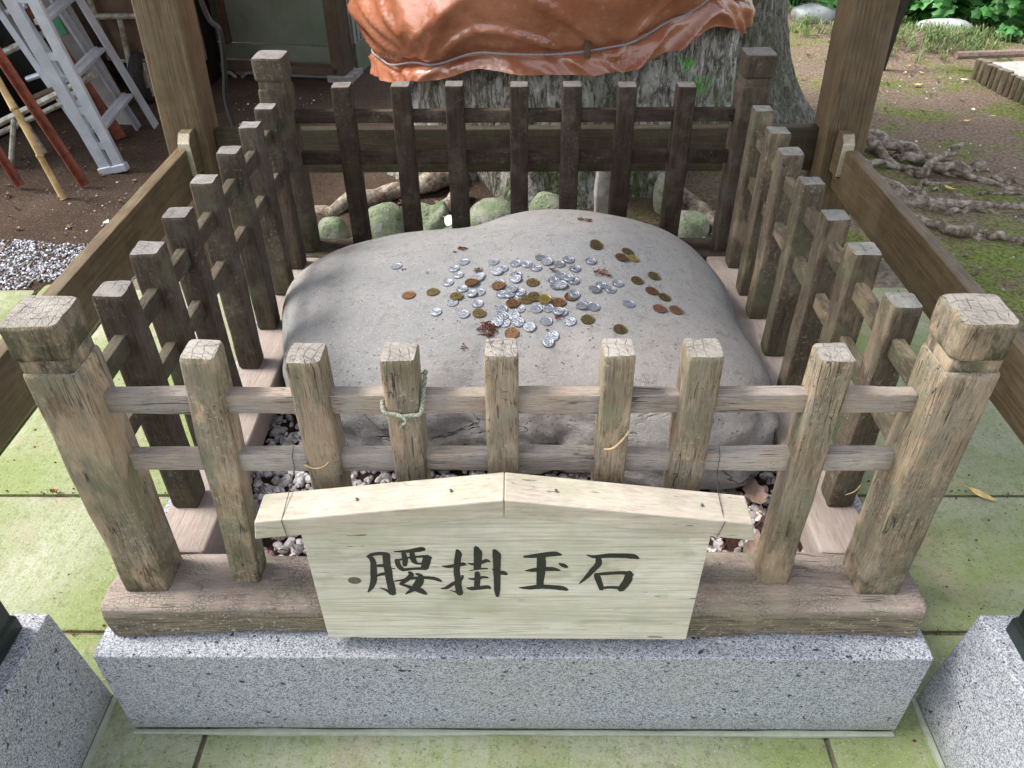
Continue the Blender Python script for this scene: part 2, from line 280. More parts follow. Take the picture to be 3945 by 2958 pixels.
simple('concrete',(.38,.36,.33),.9,0,.3,30,.4)
simple('concrete_pale',(.5,.46,.41),.9,0,.2,20,.3)
simple('white_stone',(.52,.56,.57),.6,0,.25,18,.4)
simple('leaf_orange',(.42,.14,.06),.6,0,.4,60,.3)
simple('leaf_brown',(.30,.18,.13),.75,0,.5,50,.5)
simple('leaf_pale',(.34,.24,.19),.75,0,.3,50,.5)
simple('leaf_yellow',(.75,.55,.20),.5,0,.25,60,.2)
simple('petal_white',(.82,.80,.72),.6,0,.15,60,.2)
simple('catkin',(.16,.045,.025),.9,0,.4,200,.6)
simple('knotwood',(.20,.17,.10),.8,0,.4,300,.3)
simple('stalk',(.55,.42,.24),.8,0,.3,100,.3)
simple('joint_dirt',(.24,.20,.15),.95,0,.4,60,.6)
simple('verdigris',(.22,.42,.34),.7,0,.3,80,.3)
def leafmat(name,c1,c2):
    a=N(name); rnd=a.n('NewGeometry').outputs['Random Per Island']; col=a.ramp(rnd,(0,c1),(1,c2)); m=a.done(col,.5,spec=.4)
    tr=a.n('BsdfTranslucent'); a.set(tr.inputs['Color'],col); mx=a.n('MixShader'); mx.inputs[0].default_value=.35
    out=a.t.nodes['Material Output']; a.t.links.new(a.b.outputs[0],mx.inputs[1]); a.t.links.new(tr.outputs[0],mx.inputs[2]); a.t.links.new(mx.outputs[0],out.inputs[0]); M[name]=m
leafmat('leaf_green',(.035,.13,.03),(.13,.38,.10)); leafmat('grass_blade',(.10,.17,.05),(.33,.40,.18)); leafmat('sprig_green',(.08,.32,.05),(.22,.55,.14)); leafmat('leaf_deep',(.02,.07,.02),(.06,.18,.05))
# ---------------------------------------------------------------- mesh helpers
class MB:
    def __init__(s): s.v=[]; s.f=[]
    def add(s,v,f):
        o=len(s.v); s.v+= [tuple(p) for p in v]; s.f+=[tuple(i+o for i in q) for q in f]; return s
    def box(s,x0,x1,y0,y1,z0,z1,mat=None):
        v=[(x,y,z) for z in (z0,z1) for y in (y0,y1) for x in (x0,x1)]
        if mat is not None: v=[tuple(mat@Vector(p)) for p in v]
        return s.add(v,[(0,2,3,1),(4,5,7,6),(0,1,5,4),(2,6,7,3),(0,4,6,2),(1,3,7,5)])
    def loft(s,rings,close=True):
        n=len(rings[0]); v=[p for r in rings for p in r]; f=[]
        for i in range(len(rings)-1):
            for j in range(n):
                k=(j+1)%n; f.append((i*n+j,i*n+k,(i+1)*n+k,(i+1)*n+j))
        if close: f.append(tuple(range(n-1,-1,-1))); f.append(tuple(range((len(rings)-1)*n,len(rings)*n)))
        return s.add(v,f)
    def tube(s,pts,rad,n=8,jit=0,seed=0):
        pts=[Vector(p) for p in pts]; rs=rad if isinstance(rad,(list,tuple)) else [rad]*len(pts); rings=[]; rnd=random.Random(seed)
        t0=(pts[1]-pts[0]).normalized(); a=t0.orthogonal().normalized()
        for i,p in enumerate(pts):
            t=(pts[min(i+1,len(pts)-1)]-pts[max(i-1,0)]).normalized(); a=(a-t*a.dot(t)).normalized(); b=t.cross(a)
            rings.append([tuple(p+(a*math.cos(q)+b*math.sin(q))*rs[i]*(1+jit*(rnd.random()-.5))) for q in [2*math.pi*k/n for k in range(n)]])
        return s.loft(rings)
def smooth_path(pts,k=6):
    pts=[Vector(p) for p in pts]; out=[]
    P=[pts[0]]+pts+[pts[-1]]
    for i in range(1,len(P)-2):
        for j in range(k):
            t=j/k; a,b,c,d=P[i-1],P[i],P[i+1],P[i+2]
            out.append(.5*((2*b)+(c-a)*t+(2*a-5*b+4*c-d)*t*t+(3*b-a-3*c+d)*t**3))
    out.append(pts[-1]); return out
def obj(name,mb,mat,parent=None,loc=None,smooth=True,ang=.6,bevel=0,label=None,cat=None,group=None,kind=None,rot=None):
    me=bpy.data.meshes.new(name)
    if isinstance(mb,MB): me.from_pydata(mb.v,[],mb.f)
    else: me=mb
    if isinstance(mb,MB):
        me.update()
        if smooth:
            me.polygons.foreach_set('use_smooth',[True]*len(me.polygons)); me.set_sharp_from_angle(angle=ang)
        if mat is not None: me.materials.append(mat)
    o=bpy.data.objects.new(name,me); SC.collection.objects.link(o)
    if loc is not None: o.location=loc
    if rot is not None: o.rotation_euler=rot
    if parent is not None: o.parent=parent
    if bevel:
        b=o.modifiers.new('bevel','BEVEL'); b.width=bevel; b.segments=2; b.limit_method='ANGLE'
    if kind: o['kind']=kind
    if label: o['label']=label
    if cat: o['category']=cat
    if group: o['group']=group
    return o
def thing(name,loc,label=None,cat=None,group=None,kind=None,rot=None):
    o=bpy.data.objects.new(name,None); o.empty_display_size=.05; SC.collection.objects.link(o); o.location=loc
    if rot is not None: o.rotation_euler=rot
    if label: o['label']=label
    if cat: o['category']=cat
    if group: o['group']=group
    if kind: o['kind']=kind
    return o
def rrect(w,d,r,m=3):
    """rounded rectangle outline, ccw, extra points on the sides"""
    o=[]
    for cx,cy,a0 in ((w/2-r,d/2-r,0),(-w/2+r,d/2-r,90),(-w/2+r,-d/2+r,180),(w/2-r,-d/2+r,270)):
        for k in range(m+1):
            a=R(a0+90*k/m); o.append((cx+r*math.cos(a),cy+r*math.sin(a)))
        nx=[(-1,0),(0,-1),(1,0),(0,1)][a0//90]; L=(w if nx[0] else d)-2*r
        for t in (.33,.66): o.append((o[-1][0] if False else (cx+r*math.cos(R(a0+90)))+nx[0]*L*t,(cy+r*math.sin(R(a0+90)))+nx[1]*L*t))
    return o
def bar(w,d,h,axis='Z',r=.004,wear=.0008,seed=0,nz=14,dome=.004,z0=0,ragged=0):
    """worn timber, long axis `axis`, cross section w x d, from z0 to z0+h"""
    cs=rrect(w,d,r); mb=MB(); rings=[]; n=len(cs)
    def disp(x,y,z,k=1.):
        q=Vector((x*9+seed*3.1,y*9+seed*1.7,z*5)); e=mn.noise(q)*wear*2.2*k; q2=Vector((x*60+seed,y*60,z*14+seed)); e+=mn.noise(q2)*wear*k; return e
    zs=[(z0,.93),(z0+dome*.5,.985)]+[(z0+dome+(h-2*dome)*i/nz,1) for i in range(nz+1)]+[(z0+h-dome*.5,.985),(z0+h-dome*.1,.93)]
    for z,s in zs:
        ring=[]
        for x,y in cs:
            e=disp(x,y,z); l=math.hypot(x,y); zz=z+(ragged*mn.noise(Vector((x*30+seed,y*30,z*3))) if (z>z0+h-.02 or z<z0+.02) else 0)
            ring.append(((x*s)*(1+e/l*1.2),(y*s)*(1+e/l*1.2),zz))
        rings.append(ring)
    top=[(x*.5,y*.5,z0+h+ragged*.6*mn.noise(Vector((x*40+seed,y*40,3)))) for x,y in cs]; bot=[(x*.5,y*.5,z0) for x,y in cs]
    rings=[bot]+rings+[top]
    if axis=='X': rings=[[(p[2],p[0],p[1]) for p in rg] for rg in rings]
    if axis=='Y': rings=[[(p[1],p[2],p[0]) for p in rg] for rg in rings]
    return mb.loft(rings)
rng=random.Random(7)
# ================================================================ GROUND
def gh(x,y):
    h=-.315+.02*mn.noise(Vector((x*1.1,y*1.1,0)))+.012*mn.noise(Vector((x*4,y*4,2)))+.004*mn.noise(Vector((x*15,y*15,5)))
    h+=.10*math.exp(-((x-2.45)/.45)**2-((y-4.25)/.16)**2)+.05*max(0,min(1,(y-4.4)/1.5))
    if -1.6<x<1.35 and -1<y<1.5: h=min(h,-.335)
    return h
mb=MB(); nx,ny=190,170
xs=sorted(set([-60,-30,-15,-9,-6]+[-4.5+9.5*i/nx for i in range(nx+1)]+[6.5,9,15,30,60])); ys=sorted(set([-60,-30,-12,-5,-2]+[-1+8*i/ny for i in range(ny+1)]+[8.5,11,16,30,60]))
mb.v=[(x,y,gh(x,y)) for y in ys for x in xs]; L=len(xs)
mb.f=[(j*L+i,j*L+i+1,(j+1)*L+i+1,(j+1)*L+i) for j in range(len(ys)-1) for i in range(L-1)]
obj('ground',mb,M['soil'],kind='structure',ang=3)
# ================================================================ PAVEMENT (slabs are its pieces)
pave=thing('pavement',(0,0,-.283),kind='structure')
G=-.283
def slabpiece(x0,x1,y0,y1,z=0.,seed=0):
    g=.0045; w=x1-x0-2*g; d=y1-y0-2*g
    m2=bar(w,d,.07,r=.012,wear=.0015,seed=seed,nz=2,dome=.004,z0=-.07)
    obj('slab',m2,M['slab'],pave,loc=((x0+x1)/2,(y0+y1)/2,z),ang=.5)
sl=[(-1.245,-.655,.492,1.405),(-1.245,-.522,.13,.492),(-1.245,-.522,-.9,.13),(-.522,.530,-.9,.13),(.53,1.233,-.9,.133),(.655,1.233,.492,1.405),(.53,1.233,.133,.492),
 (-2.6,-1.53,.5,1.403),(-1.522,-1.25,.5,1.44),(-1.522,-1.25,-.6,.495),(-2.6,-1.53,-.6,.495),(-.655,.0,.492,1.1),(0,.655,.492,1.1),(-.522,.53,.13,.492),(-.655,.655,1.1,1.405),(-1.245,-.3,1.41,1.62),(-.3,.65,1.41,1.62),(.65,1.26,1.41,1.62),(1.238,1.30,-.6,1.0)]
for i,s in enumerate(sl): slabpiece(*s,z=.0 if i not in (15,16,17) else -.015,seed=i*5)
mb=MB().box(-1.25,1.24,-.9,1.6,-.09,-.012); obj('joint_bed',mb,M['joint_dirt'],pave,smooth=False)
# grit and crumbs lying on the slabs
def slabgrit():
    r_=random.Random(21); mb=MB()
    for _ in range(520):
        x=r_.choice([r_.uniform(-1.24,-.66),r_.uniform(.66,1.23)]); y=r_.uniform(-.2,1.4)
        if r_.random()<.3: y=r_.choice([.492,.131])+r_.gauss(0,.006)
        s=r_.uniform(.0008,.0028); a=r_.uniform(0,6.28); mb.loft([[(x+s*k*math.cos(a+q)*(1.6 if q%3.14<.5 else 1),y+s*k*math.sin(a+q),G+.0002+h*s) for q in (0,1.26,2.5,3.77,5.0)] for k,h in ((1,0),(.8,.7))])
    return mb
obj('slab_grit',slabgrit(),M['catkin'],kind='stuff',label='dark crumbs of bark and needles lying on the green slabs',cat='litter')
# ================================================================ GRANITE KERB
kb=thing('granite_kerb',(0,.5,G),'speckled grey granite kerb frame under the weathered picket fence and its sign','kerb')
def lb(x0,x1,y0,y1,z0,z1,org): return MB().box(x0-org[0],x1-org[0],y0-org[1],y1-org[1],z0-org[2],z1-org[2])
o_=(0,.5,G)
obj('kerb_stone',lb(-.646,.646,-.067,.08,G+.008,-.067,o_),M['granite'],kb,smooth=False,bevel=.003)
obj('kerb_stone',lb(-.646,-.535,.083,1.10,G+.008,-.067,o_),M['granite'],kb,smooth=False,bevel=.003)
obj('kerb_stone',lb(.535,.646,.083,1.10,G+.008,-.067,o_),M['granite'],kb,smooth=False,bevel=.003)
obj('kerb_stone',lb(-.646,.646,1.103,1.24,G+.008,-.067,o_),M['granite'],kb,smooth=False,bevel=.003)
obj('mortar_strip',bar(.009,.008,1.284,'X',r=.002,wear=.001,nz=60,seed=4,z0=-.642),M['mortar'],kb,loc=(0,-.571,.003))
# tapered post plinths
def frustum(a,b,z0,z1): return MB().loft([[(a*sx,a*sy,z0) for sx,sy in ((-1,-1),(1,-1),(1,1),(-1,1))],[(b*sx,b*sy,z1) for sx,sy in ((-1,-1),(1,-1),(1,1),(-1,1))]])
for sx,side in ((-1,'left'),(1,'right')):
    p=thing('granite_plinth',(sx*.826,-.128,G),'tapered granite plinth under the dark metal post at the bottom %s corner'%side,'plinth','granite plinths carrying the dark posts')
    obj('plinth_block',frustum(.122,.108,.006,.262),M['granite'],p,smooth=False,bevel=.003)
    obj('mortar_strip',MB().box(-.131,-.1225,-.131,.131,-.004,.007).box(.1225,.131,-.131,.131,-.004,.007).box(-.131,.131,.1225,.131,-.004,.007).box(-.131,.131,-.131,-.1225,-.004,.007),M['mortar'],p,smooth=False)
    q=thing('sheathed_post',(sx*.826,-.128,-.021),'dark green-black metal sheathed post standing on the bottom %s plinth'%side,'post','dark sheathed posts')
    obj('metal_sheath',MB().loft([[(sgx*w,sgy*w,z) for sgx,sgy in ((-1,-1),(1,-1),(1,1),(-1,1))] for w,z in ((.082,0),(.082,.03),(.078,.034),(.078,.45))]),M['bronze_sheath'],q,smooth=False,bevel=.004)
    obj('post_shaft',bar(.12,.12,2.1,'Z',r=.008,seed=sx+3),wm('pav','Z'),q,loc=(0,0,.45))
# ================================================================ PAVILION FRAME
pv=thing('pavilion_frame',(0,1.56,G),'squared timber pavilion frame with two tall posts and low side rails around the fence','pavilion')
def pobj(n,m_,mat,x,y,z,**k): return obj(n,m_,mat,pv,loc=(x,y-1.56,z-G),**k)
for sx in (-1,1):
    pobj('post',bar(.122,.125,2.75,'Z',r=.007,seed=5+sx,wear=.0004,nz=24),wm('pav','Z'),sx*.985-(.003 if sx>0 else 0),1.563,G+.0,rot=(0,-sx*.034,0))
    zt=.155 if sx<0 else .143
    pobj('side_rail',bar(.135,.034,1.75,'Y',r=.003,seed=9+sx,wear=.0004),wm('prail','Y'),sx*.967,-.25,zt-.0675)
    # raised tenon block at the far end of each rail
    k=MB().loft([[(x,yy,z) for yy,z in ((-.058,-.08),(.0,-.08),(.0,.042),(-.035,.042),(-.058,.018))][::-1] for x in (-.018,.018)])
    pobj('tenon',k,wm('prail','Y'),sx*.953,1.498,zt,smooth=False,bevel=.003)
pobj('back_rail',bar(.034,.135,1.815,'X',r=.003,seed=21,wear=.0005,z0=-.9075),wm('pavg','X'),0,1.585,.098)
# roof carried by the posts, out of the picture above
pobj('ridge_beam',bar(.12,.12,2.4,'X',r=.004,z0=-1.2),wm('pav','X'),0,1.56,2.40)
rf=MB().loft([[(x,y,z) for y,z in ((-1.4,-.35),(0,.18),(1.0,-.2),(1.0,-.25),(0,.13),(-1.4,-.40))][::-1] for x in (-1.45,1.45)])
pobj('roof',rf,wm('shed','X'),0,1.75,2.58,smooth=False)
# ================================================================ FENCE
fe=thing('picket_fence',(0,.55,0),'weathered square enclosure of chamfered wooden pickets with capped corner posts around the boulder','fence')
def F(n,m_,mat,x,y,z,parent=None,**k): return obj(n,m_,mat,fe if parent is None else parent,loc=(x,y-.55,z),**k)
# sills
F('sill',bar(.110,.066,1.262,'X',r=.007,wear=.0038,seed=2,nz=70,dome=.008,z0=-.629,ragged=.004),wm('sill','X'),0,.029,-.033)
F('sill',bar(.064,.095,1.00,'Y',r=.006,wear=.0012,seed=3,nz=30),wm('ssill','Y'),-.552,.086,-.034)
F('sill',bar(.064,.095,1.00,'Y',r=.006,wear=.0012,seed=4,nz=30),wm('ssill','Y'),.552,.086,-.034)
F('sill',bar(.105,.066,1.24,'X',r=.006,wear=.001,seed=5,nz=30,z0=-.62),wm('back','X'),0,1.139,-.033)
# corner posts with neck and cap
def cpost(x,y,pre,seed):
    w=.070; p=F('corner_post',bar(w,w,.428,'Z',r=.007,wear=.0012 if y<.5 else .0006,seed=seed,nz=26,dome=.007),wm(pre,'Z'),x,y,-.002)
    F('neck',bar(w*.90,w*.90,.026,'Z',r=.004,wear=.0008,seed=seed+1,nz=2,dome=.002),wm(pre,'Z'),0,.55,.424,parent=p)
    F('post_cap',bar(w*1.03,w*1.06,.052,'Z',r=.010,wear=.0022 if y<.5 else .001,seed=seed+2,nz=6,dome=.006,ragged=.002),wm(pre,'Z'),0,.55,.447,parent=p)
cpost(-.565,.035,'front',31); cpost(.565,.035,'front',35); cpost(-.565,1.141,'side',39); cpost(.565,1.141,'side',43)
# pickets
def picket(x,y,top,pre,seed,w=.045,d=.045,lean=0,dome=.007,wear=.0011,ragged=.002):
    return F('picket',bar(w,d,top+.002,'Z',r=.005,wear=wear,seed=seed,nz=26,dome=dome,ragged=ragged),wm(pre,'Z'),x,y,-.002,rot=(0,lean,0))
FX=[(-.440,-.409,.436,.045),(-.300,-.278,.430,.046),(-.165,-.159,.431,.046),(-.026,-.028,.438,.043),(.117,.119,.437,.042),(.228,.224,.436,.045),(.388,.387,.429,.045)]
FX=[(-.387,.437,.045),(-.2555,.430,.046),(-.137,.431,.046),(-.008,.438,.043),(.139,.437,.042),(.2455,.436,.045),(.409,.429,.045)]
lean=[-.04,0,0,0,0,.0,0]
for i,(x,t,w) in enumerate(FX):
    if i==0: picket(-.4165,.0425,t,'front',50,w,lean=.068,dome=.009)
    else: picket(x,.0425,t,'front',50+i,w,dome=.009)
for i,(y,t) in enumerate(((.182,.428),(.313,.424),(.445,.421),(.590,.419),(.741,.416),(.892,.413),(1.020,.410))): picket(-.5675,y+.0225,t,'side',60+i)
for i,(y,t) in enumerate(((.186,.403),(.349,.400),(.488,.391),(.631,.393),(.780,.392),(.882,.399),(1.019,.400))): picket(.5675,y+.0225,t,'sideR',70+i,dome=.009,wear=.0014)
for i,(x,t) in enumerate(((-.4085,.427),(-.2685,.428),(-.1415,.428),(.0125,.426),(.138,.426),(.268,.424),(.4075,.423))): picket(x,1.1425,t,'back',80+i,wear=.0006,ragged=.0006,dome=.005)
# rails: through tenoned, recessed behind the picket faces
for z in (.352,.248):
    F('rail',bar(.020,.031,1.06,'X',r=.002,wear=.0011,seed=int(z*900),nz=50,z0=-.53),wm('frail','X'),0,.0425,z)
    F('rail',bar(.018,.030,1.06,'X',r=.002,wear=.0005,seed=int(z*800),nz=20,z0=-.53),wm('back','X'),0,1.1425,z)
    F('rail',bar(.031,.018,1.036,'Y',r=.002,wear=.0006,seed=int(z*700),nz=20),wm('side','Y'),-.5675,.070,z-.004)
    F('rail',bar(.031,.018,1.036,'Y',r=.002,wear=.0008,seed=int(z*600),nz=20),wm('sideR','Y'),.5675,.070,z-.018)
# ================================================================ BOULDER
CX,CY=.03,.66
RR=[0.4684, 0.5015, 0.5352, 0.4979, 0.4656, 0.4227, 0.5258, 0.6019, 0.5381, 0.5031, 0.4284, 0.3223, 0.3232, 0.3552, 0.5283, 0.5331]
def ri(th):
    n=len(RR);t=(th/(2*math.pi)*n)%n;i=int(t);f=t-i;p0,p1,p2,p3=RR[(i-1)%n],RR[i%n],RR[(i+1)%n],RR[(i+2)%n]
    return .5*((2*p1)+(-p0+p2)*f+(2*p0-5*p1+4*p2-p3)*f*f+(-p0+3*p1-3*p2+p3)*f**3)
def zr(th): return -.01+.04*math.sin(th)+.03*math.exp(-((th-1.35)/.5)**2)
def ztop(x,y): return .165+.04*math.exp(-((x-.12)**2+(y-.85)**2)/.06)
def zstone(x,y):
    dx,dy=x-CX,y-CY;th=math.atan2(dy,dx)%(2*math.pi);c=min(1,math.hypot(dx,dy)/ri(th));h=max(0,1-c**2.7)**(1/2.7); return zr(th)+(ztop(x,y)-zr(th))*h
nT=220; us=[i/46 for i in range(1,47)]+[1+i/22 for i in range(1,23)]; v=[(CX,CY,ztop(CX,CY))]; f=[]
def carve(x,y,z):
    low=max(0,min(1,(.10-z)/.08)); q=Vector((x*7,y*7,z*9)); fr=low*max(.15,min(1,(.62-y)/.2)); e=.009*mn.noise(q)*fr+.004*(abs(mn.noise(Vector((x*11+4,y*11,z*22))))-.3)*fr*2+.006*mn.fractal(Vector((x*18,y*18,z*26)),.8,2,4)*fr
    e+=.0012*mn.noise(Vector((x*14,y*14,z*14)))+.0005*mn.fractal(Vector((x*60,y*60,z*60)),.9,2,3); return e
for u in us:
    for k in range(nT):
        th=2*math.pi*k/nT; r0=ri(th)
        if u<=1:
            a=u*math.pi/2; r=r0*math.sin(a)**(2/2.7); x,y=CX+r*math.cos(th),CY+r*math.sin(th); z=zr(th)+(ztop(x,y)-zr(th))*max(0,math.cos(a))**(2/2.7)
        else:
            b=u-1; r=r0*(1-.30*b**2.2); x,y=CX+r*math.cos(th),CY+r*math.sin(th); z=zr(th)-b*(.14+zr(th))
        e=carve(x,y,z); v.append((x+math.cos(th)*e*2.,y+math.sin(th)*e*2.,z+e*.5*(1 if u<1 else 0)))
for k in range(nT): f.append((0,1+k,1+(k+1)%nT))
for i in range(len(us)-1):
    for k in range(nT): a=1+i*nT+k;b=1+i*nT+(k+1)%nT; f.append((a,a+nT,b+nT,b))
mb=MB(); mb.add([(x-CX,y-CY,z) for x,y,z in v],f)
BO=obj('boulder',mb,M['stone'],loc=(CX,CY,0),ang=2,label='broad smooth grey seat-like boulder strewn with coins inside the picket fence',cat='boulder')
# ---------------------------------------------------------------- gravel bed inside the fence
gz=-.10
mb=MB().box(-.532,.532,.083,1.10,-.2,gz); obj('earth_fill',mb,M['humus'],kind='structure',smooth=False)
def pebble_base(seed,flat=.55):
    r_=random.Random(seed); n=8; rings=[]
    ax=(1,r_.uniform(.6,.95),flat*r_.uniform(.7,1.2)); P=[r_.uniform(.88,1.1) for _ in range(8)]
    for i,(zz,rr) in enumerate(((-1,.25),(-.6,.85),(.1,1),(.65,.8),(1,.45))):
        rings.append([(ax[0]*rr*math.cos(2*math.pi*k/n)*P[k],ax[1]*rr*math.sin(2*math.pi*k/n)*P[(k+i%2)%8],ax[2]*zz*(1+.15*math.cos(k))) for k in range(n)])
    return rings
PB=[pebble_base(i) for i in range(9)]
def scatter(n,region,size,seed,zfun,ok=lambda x,y:True):
    r_=random.Random(seed); mb=MB()
    for _ in range(n):
        x=r_.uniform(region[0],region[1]); y=r_.uniform(region[2],region[3])
        if not ok(x,y): continue
        s=r_.uniform(*size); e=Matrix.Rotation(r_.uniform(0,6.28),3,'Z')@Matrix.Rotation(r_.uniform(-.5,.5),3,'X')@Matrix.Rotation(r_.uniform(-.4,.4),3,'Y')
        z=zfun(x,y)+s*.25*r_.random(); mb.loft([[tuple(e@(Vector(p)*s)+Vector((x,y,z))) for p in rg] for rg in PB[r_.randrange(9)]])
    return mb
def out_stone(x,y): return math.hypot(x-CX,y-CY)>ri(math.atan2(y-CY,x-CX)%(2*math.pi))*.74
obj('gravel_bed',scatter(6500,(-.525,.525,.088,1.09),(.005,.013),3,lambda x,y:gz+.003,out_stone),M['gravel'],kind='stuff',ang=.5,label='white pebbles scattered between the boulder and the fence sill',cat='gravel')
# leaves etc
def bedlitter():
    r_=random.Random(8); mb=MB()
    for _ in range(420):
        x=r_.uniform(-.5,.5); y=r_.choice([r_.uniform(.08,.35),r_.uniform(.08,1.08)])
        if not out_stone(x,y): continue
        a=r_.uniform(0,6.28); l=r_.uniform(.006,.02); z=gz+.014+r_.random()*.008; mb.tube([(x,y,z),(x+l*math.cos(a)*.5,y+l*math.sin(a)*.5,z+.003),(x+l*math.cos(a),y+l*math.sin(a),z)],[.0006,.0013,.0005],4)
    return mb
obj('bed_litter',bedlitter(),M['catkin'],kind='stuff',label='red-brown needle litter over the pebbles round the boulder',cat='litter')
def leafmesh(L_,W_,curl=.3,seed=0,n=8,lobes=0):
    r_=random.Random(seed); rows=[]
    for i in range(n+1):
        t=i/n; w=W_*math.sin(math.pi*min(1,t*1.02))**.8*(1-.35*t)*(1+ (lobes*(.35 if i%2 else -.25)))+.0004; x=(t-.5)*L_; z=curl*L_*(t-.5)**2*2
        rows.append([(x,-w,z+curl*w*.8),(x,-w*.5,z+curl*w*.15),(x,0,z),(x,w*.5,z+curl*w*.2),(x,w,z+curl*w*.9*r_.uniform(.5,1.3))])
    vv=[p for rr in rows for p in rr]; nn=len(vv); ff=[]
    for i in range(n):
        for j in range(4): a=i*5+j; ff.append((a,a+5,a+6,a+1))
    vv2=[(x,y,z-.0006) for x,y,z in vv]; ff2=[tuple(q+nn for q in reversed(f_)) for f_ in ff]; mb=MB().add(vv+vv2,ff+ff2)
    mb.tube([(-L_*.5-.3*L_,0,.01*L_),(-L_*.5,0,curl*L_*.5),(0,0,0.0002)],[.0007,.0006,.0004],5); return mb
def leaf(mat,x,y,z,L_,W_,yaw,label,tilt=(0,0),curl=.3,seed=0,lobes=0,group=None,name='fallen_leaf',cat='leaf'):
    return obj(name,leafmesh(L_,W_,curl,seed,lobes=lobes),M[mat],loc=(x,y,z),rot=(tilt[0],tilt[1],yaw),label=label,cat=cat,group=group,ang=2)
leaf('leaf_orange',-.395,.235,gz+.022,.055,.014,.5,'bright orange-brown curled leaf on the pebbles left of the sign',curl=.5)
leaf('leaf_brown',-.44,.115,gz+.022,.085,.026,.25,'wide russet leaf behind the sill left of the sign',seed=2,curl=.25)
leaf('leaf_brown',-.375,.105,gz+.024,.05,.016,-.4,'small rumpled brown leaf tucked against the left end of the sign',seed=3,curl=.7)
leaf('leaf_pale',.455,.285,gz+.030,.075,.024,1.6,'pale brown oak-like leaf under the right end of the boulder',seed=4,curl=.3,lobes=.6)
leaf('leaf_pale',.425,.150,gz+.024,.085,.024,1.25,'long pale brown leaf beside the second picket from the right',seed=5,curl=.25)
leaf('leaf_brown',.435,.38,gz+.026,.06,.02,2.3,'dark russet leaf lying beyond the pale oak-like one',seed=6,curl=.5,lobes=.4)
leaf('leaf_brown',.468,.215,gz+.024,.045,.018,.3,'folded brown leaf against the inner face of the right sill',seed=7,curl=.6)
leaf('leaf_yellow',1.045,.485,G+.006,.060,.011,-.75,'pointed yellow leaf lying on the mossy slab at the right edge',curl=.12,seed=8)
leaf('leaf_orange',-1.045,.497,G+.003,.020,.006,.2,'tiny rust-red leaf scrap in the slab joint at the left',seed=9,curl=.9)
# conifer twigs
def twig(pts,label,seed=0,w=.004):
    mb=MB(); P=smooth_path(pts,5); mb.tube(P,[w*.25]*len(P),5); r_=random.Random(seed)
    for i,p in enumerate(P[:-1]):
        for s in range(3):
            d=(P[i+1]-P[i]).normalized(); o=d.orthogonal().normalized(); o.rotate(Matrix.Rotation(r_.uniform(0,6.28),3,d)); e=p+(o*.9+d*.8)*w*1.3
            mb.tube([p,e],[w*.22,w*.05],4)
    return obj('conifer_twig',mb,M['catkin'],label=label,cat='twig')
twig([(.395,.20,gz+.03),(.375,.16,gz+.028),(.35,.135,gz+.024),(.30,.115,gz+.02)],'curved red-brown cedar twig on the pebbles at the right end of the sign',1)
twig([(-.36,.13,gz+.02),(-.352,.10,gz+.022),(-.345,.085,gz+.02)],'short red-brown cedar twig against the left edge of the sign board',2)
# ================================================================ COINS
def coinmesh(r,t,hole=0,style=0):
    r*=1.19; t*=1.25; hole*=1.2
    n=28; mb=MB(); prof=[(r,0),(r*1.005,t*.5),(r,t),(r*.90,t),(r*.86,t*.80)]
    inner=hole if hole else 0
    if style==1: prof+=[(r*.62,t*.80),(r*.58,t*.97),(r*.50,t*.97),(r*.46,t*.80)]
    if hole: prof+=[(hole*1.5,t*.80),(hole*1.45,t*.98),(hole,t*.95),(hole,0)]
    else: prof+=[(r*.25,t*.80)]
    rings=[[(a*math.cos(2*math.pi*k/n),a*math.sin(2*math.pi*k/n),z) for k in range(n)] for a,z in prof]
    if hole: rings.append(rings[0]); mb.loft(rings,close=False)
    else: mb.loft(rings)
    if style==1: mb.box(-r*.05,r*.05,-r*.26,r*.26,t*.78,t*1.02); mb.box(-r*.12,r*.12,-r*.30,-r*.24,t*.78,t*1.01)
    if style==2:
        r_=random.Random(3)
        for k in range(9): a=k*.7; q=r*(.25+.35*r_.random()); cx_,cy_=q*math.cos(a),q*math.sin(a); s=r*.11; mb.loft([[(cx_+s*math.cos(b+a),cy_+s*.5*math.sin(b+a),z) for b in (0,1.57,3.14,4.71)] for z in (t*.78,t*1.0)])
        mb.box(-r*.03,r*.03,-r*.62,r*.5,t*.78,t*.99)
    if style==3:
        for k in range(14): a=k*2*math.pi/14; mb.loft([[(r*.68*math.cos(a)+r*.06*math.cos(b),r*.68*math.sin(a)+r*.06*math.sin(b),z) for b in (0,1.57,3.14,4.71)] for z in (t*.78,t)])
        mb.box(-r*.35,r*.35,-r*.10,r*.10,t*.78,t)
    me=bpy.data.meshes.new('coin'); me.from_pydata(mb.v,[],mb.f); me.update(); me.polygons.foreach_set('use_smooth',[True]*len(me.polygons)); me.set_sharp_from_angle(angle=.5); return me
CM={}
for k,(r_,t_,h_,sty,mt) in dict(silver0=(.0100,.0015,0,1,'aluminium_coin'),silver1=(.0100,.0015,0,2,'aluminium_coin'),dark0=(.0100,.0015,0,2,'aluminium_dull'),dark1=(.0100,.0015,0,1,'aluminium_dull'),brass0=(.0112,.0015,.0025,3,'brass_coin'),gold0=(.0112,.0015,.0025,3,'gold_coin'),bronze0=(.0119,.0015,0,3,'bronze_coin'),bronze1=(.0119,.0015,0,0,'bronze_coin'),copper0=(.0119,.0015,0,3,'copper_coin')).items():
    CM[k]=coinmesh(r_,t_,h_,sty); CM[k].materials.append(M[mt])
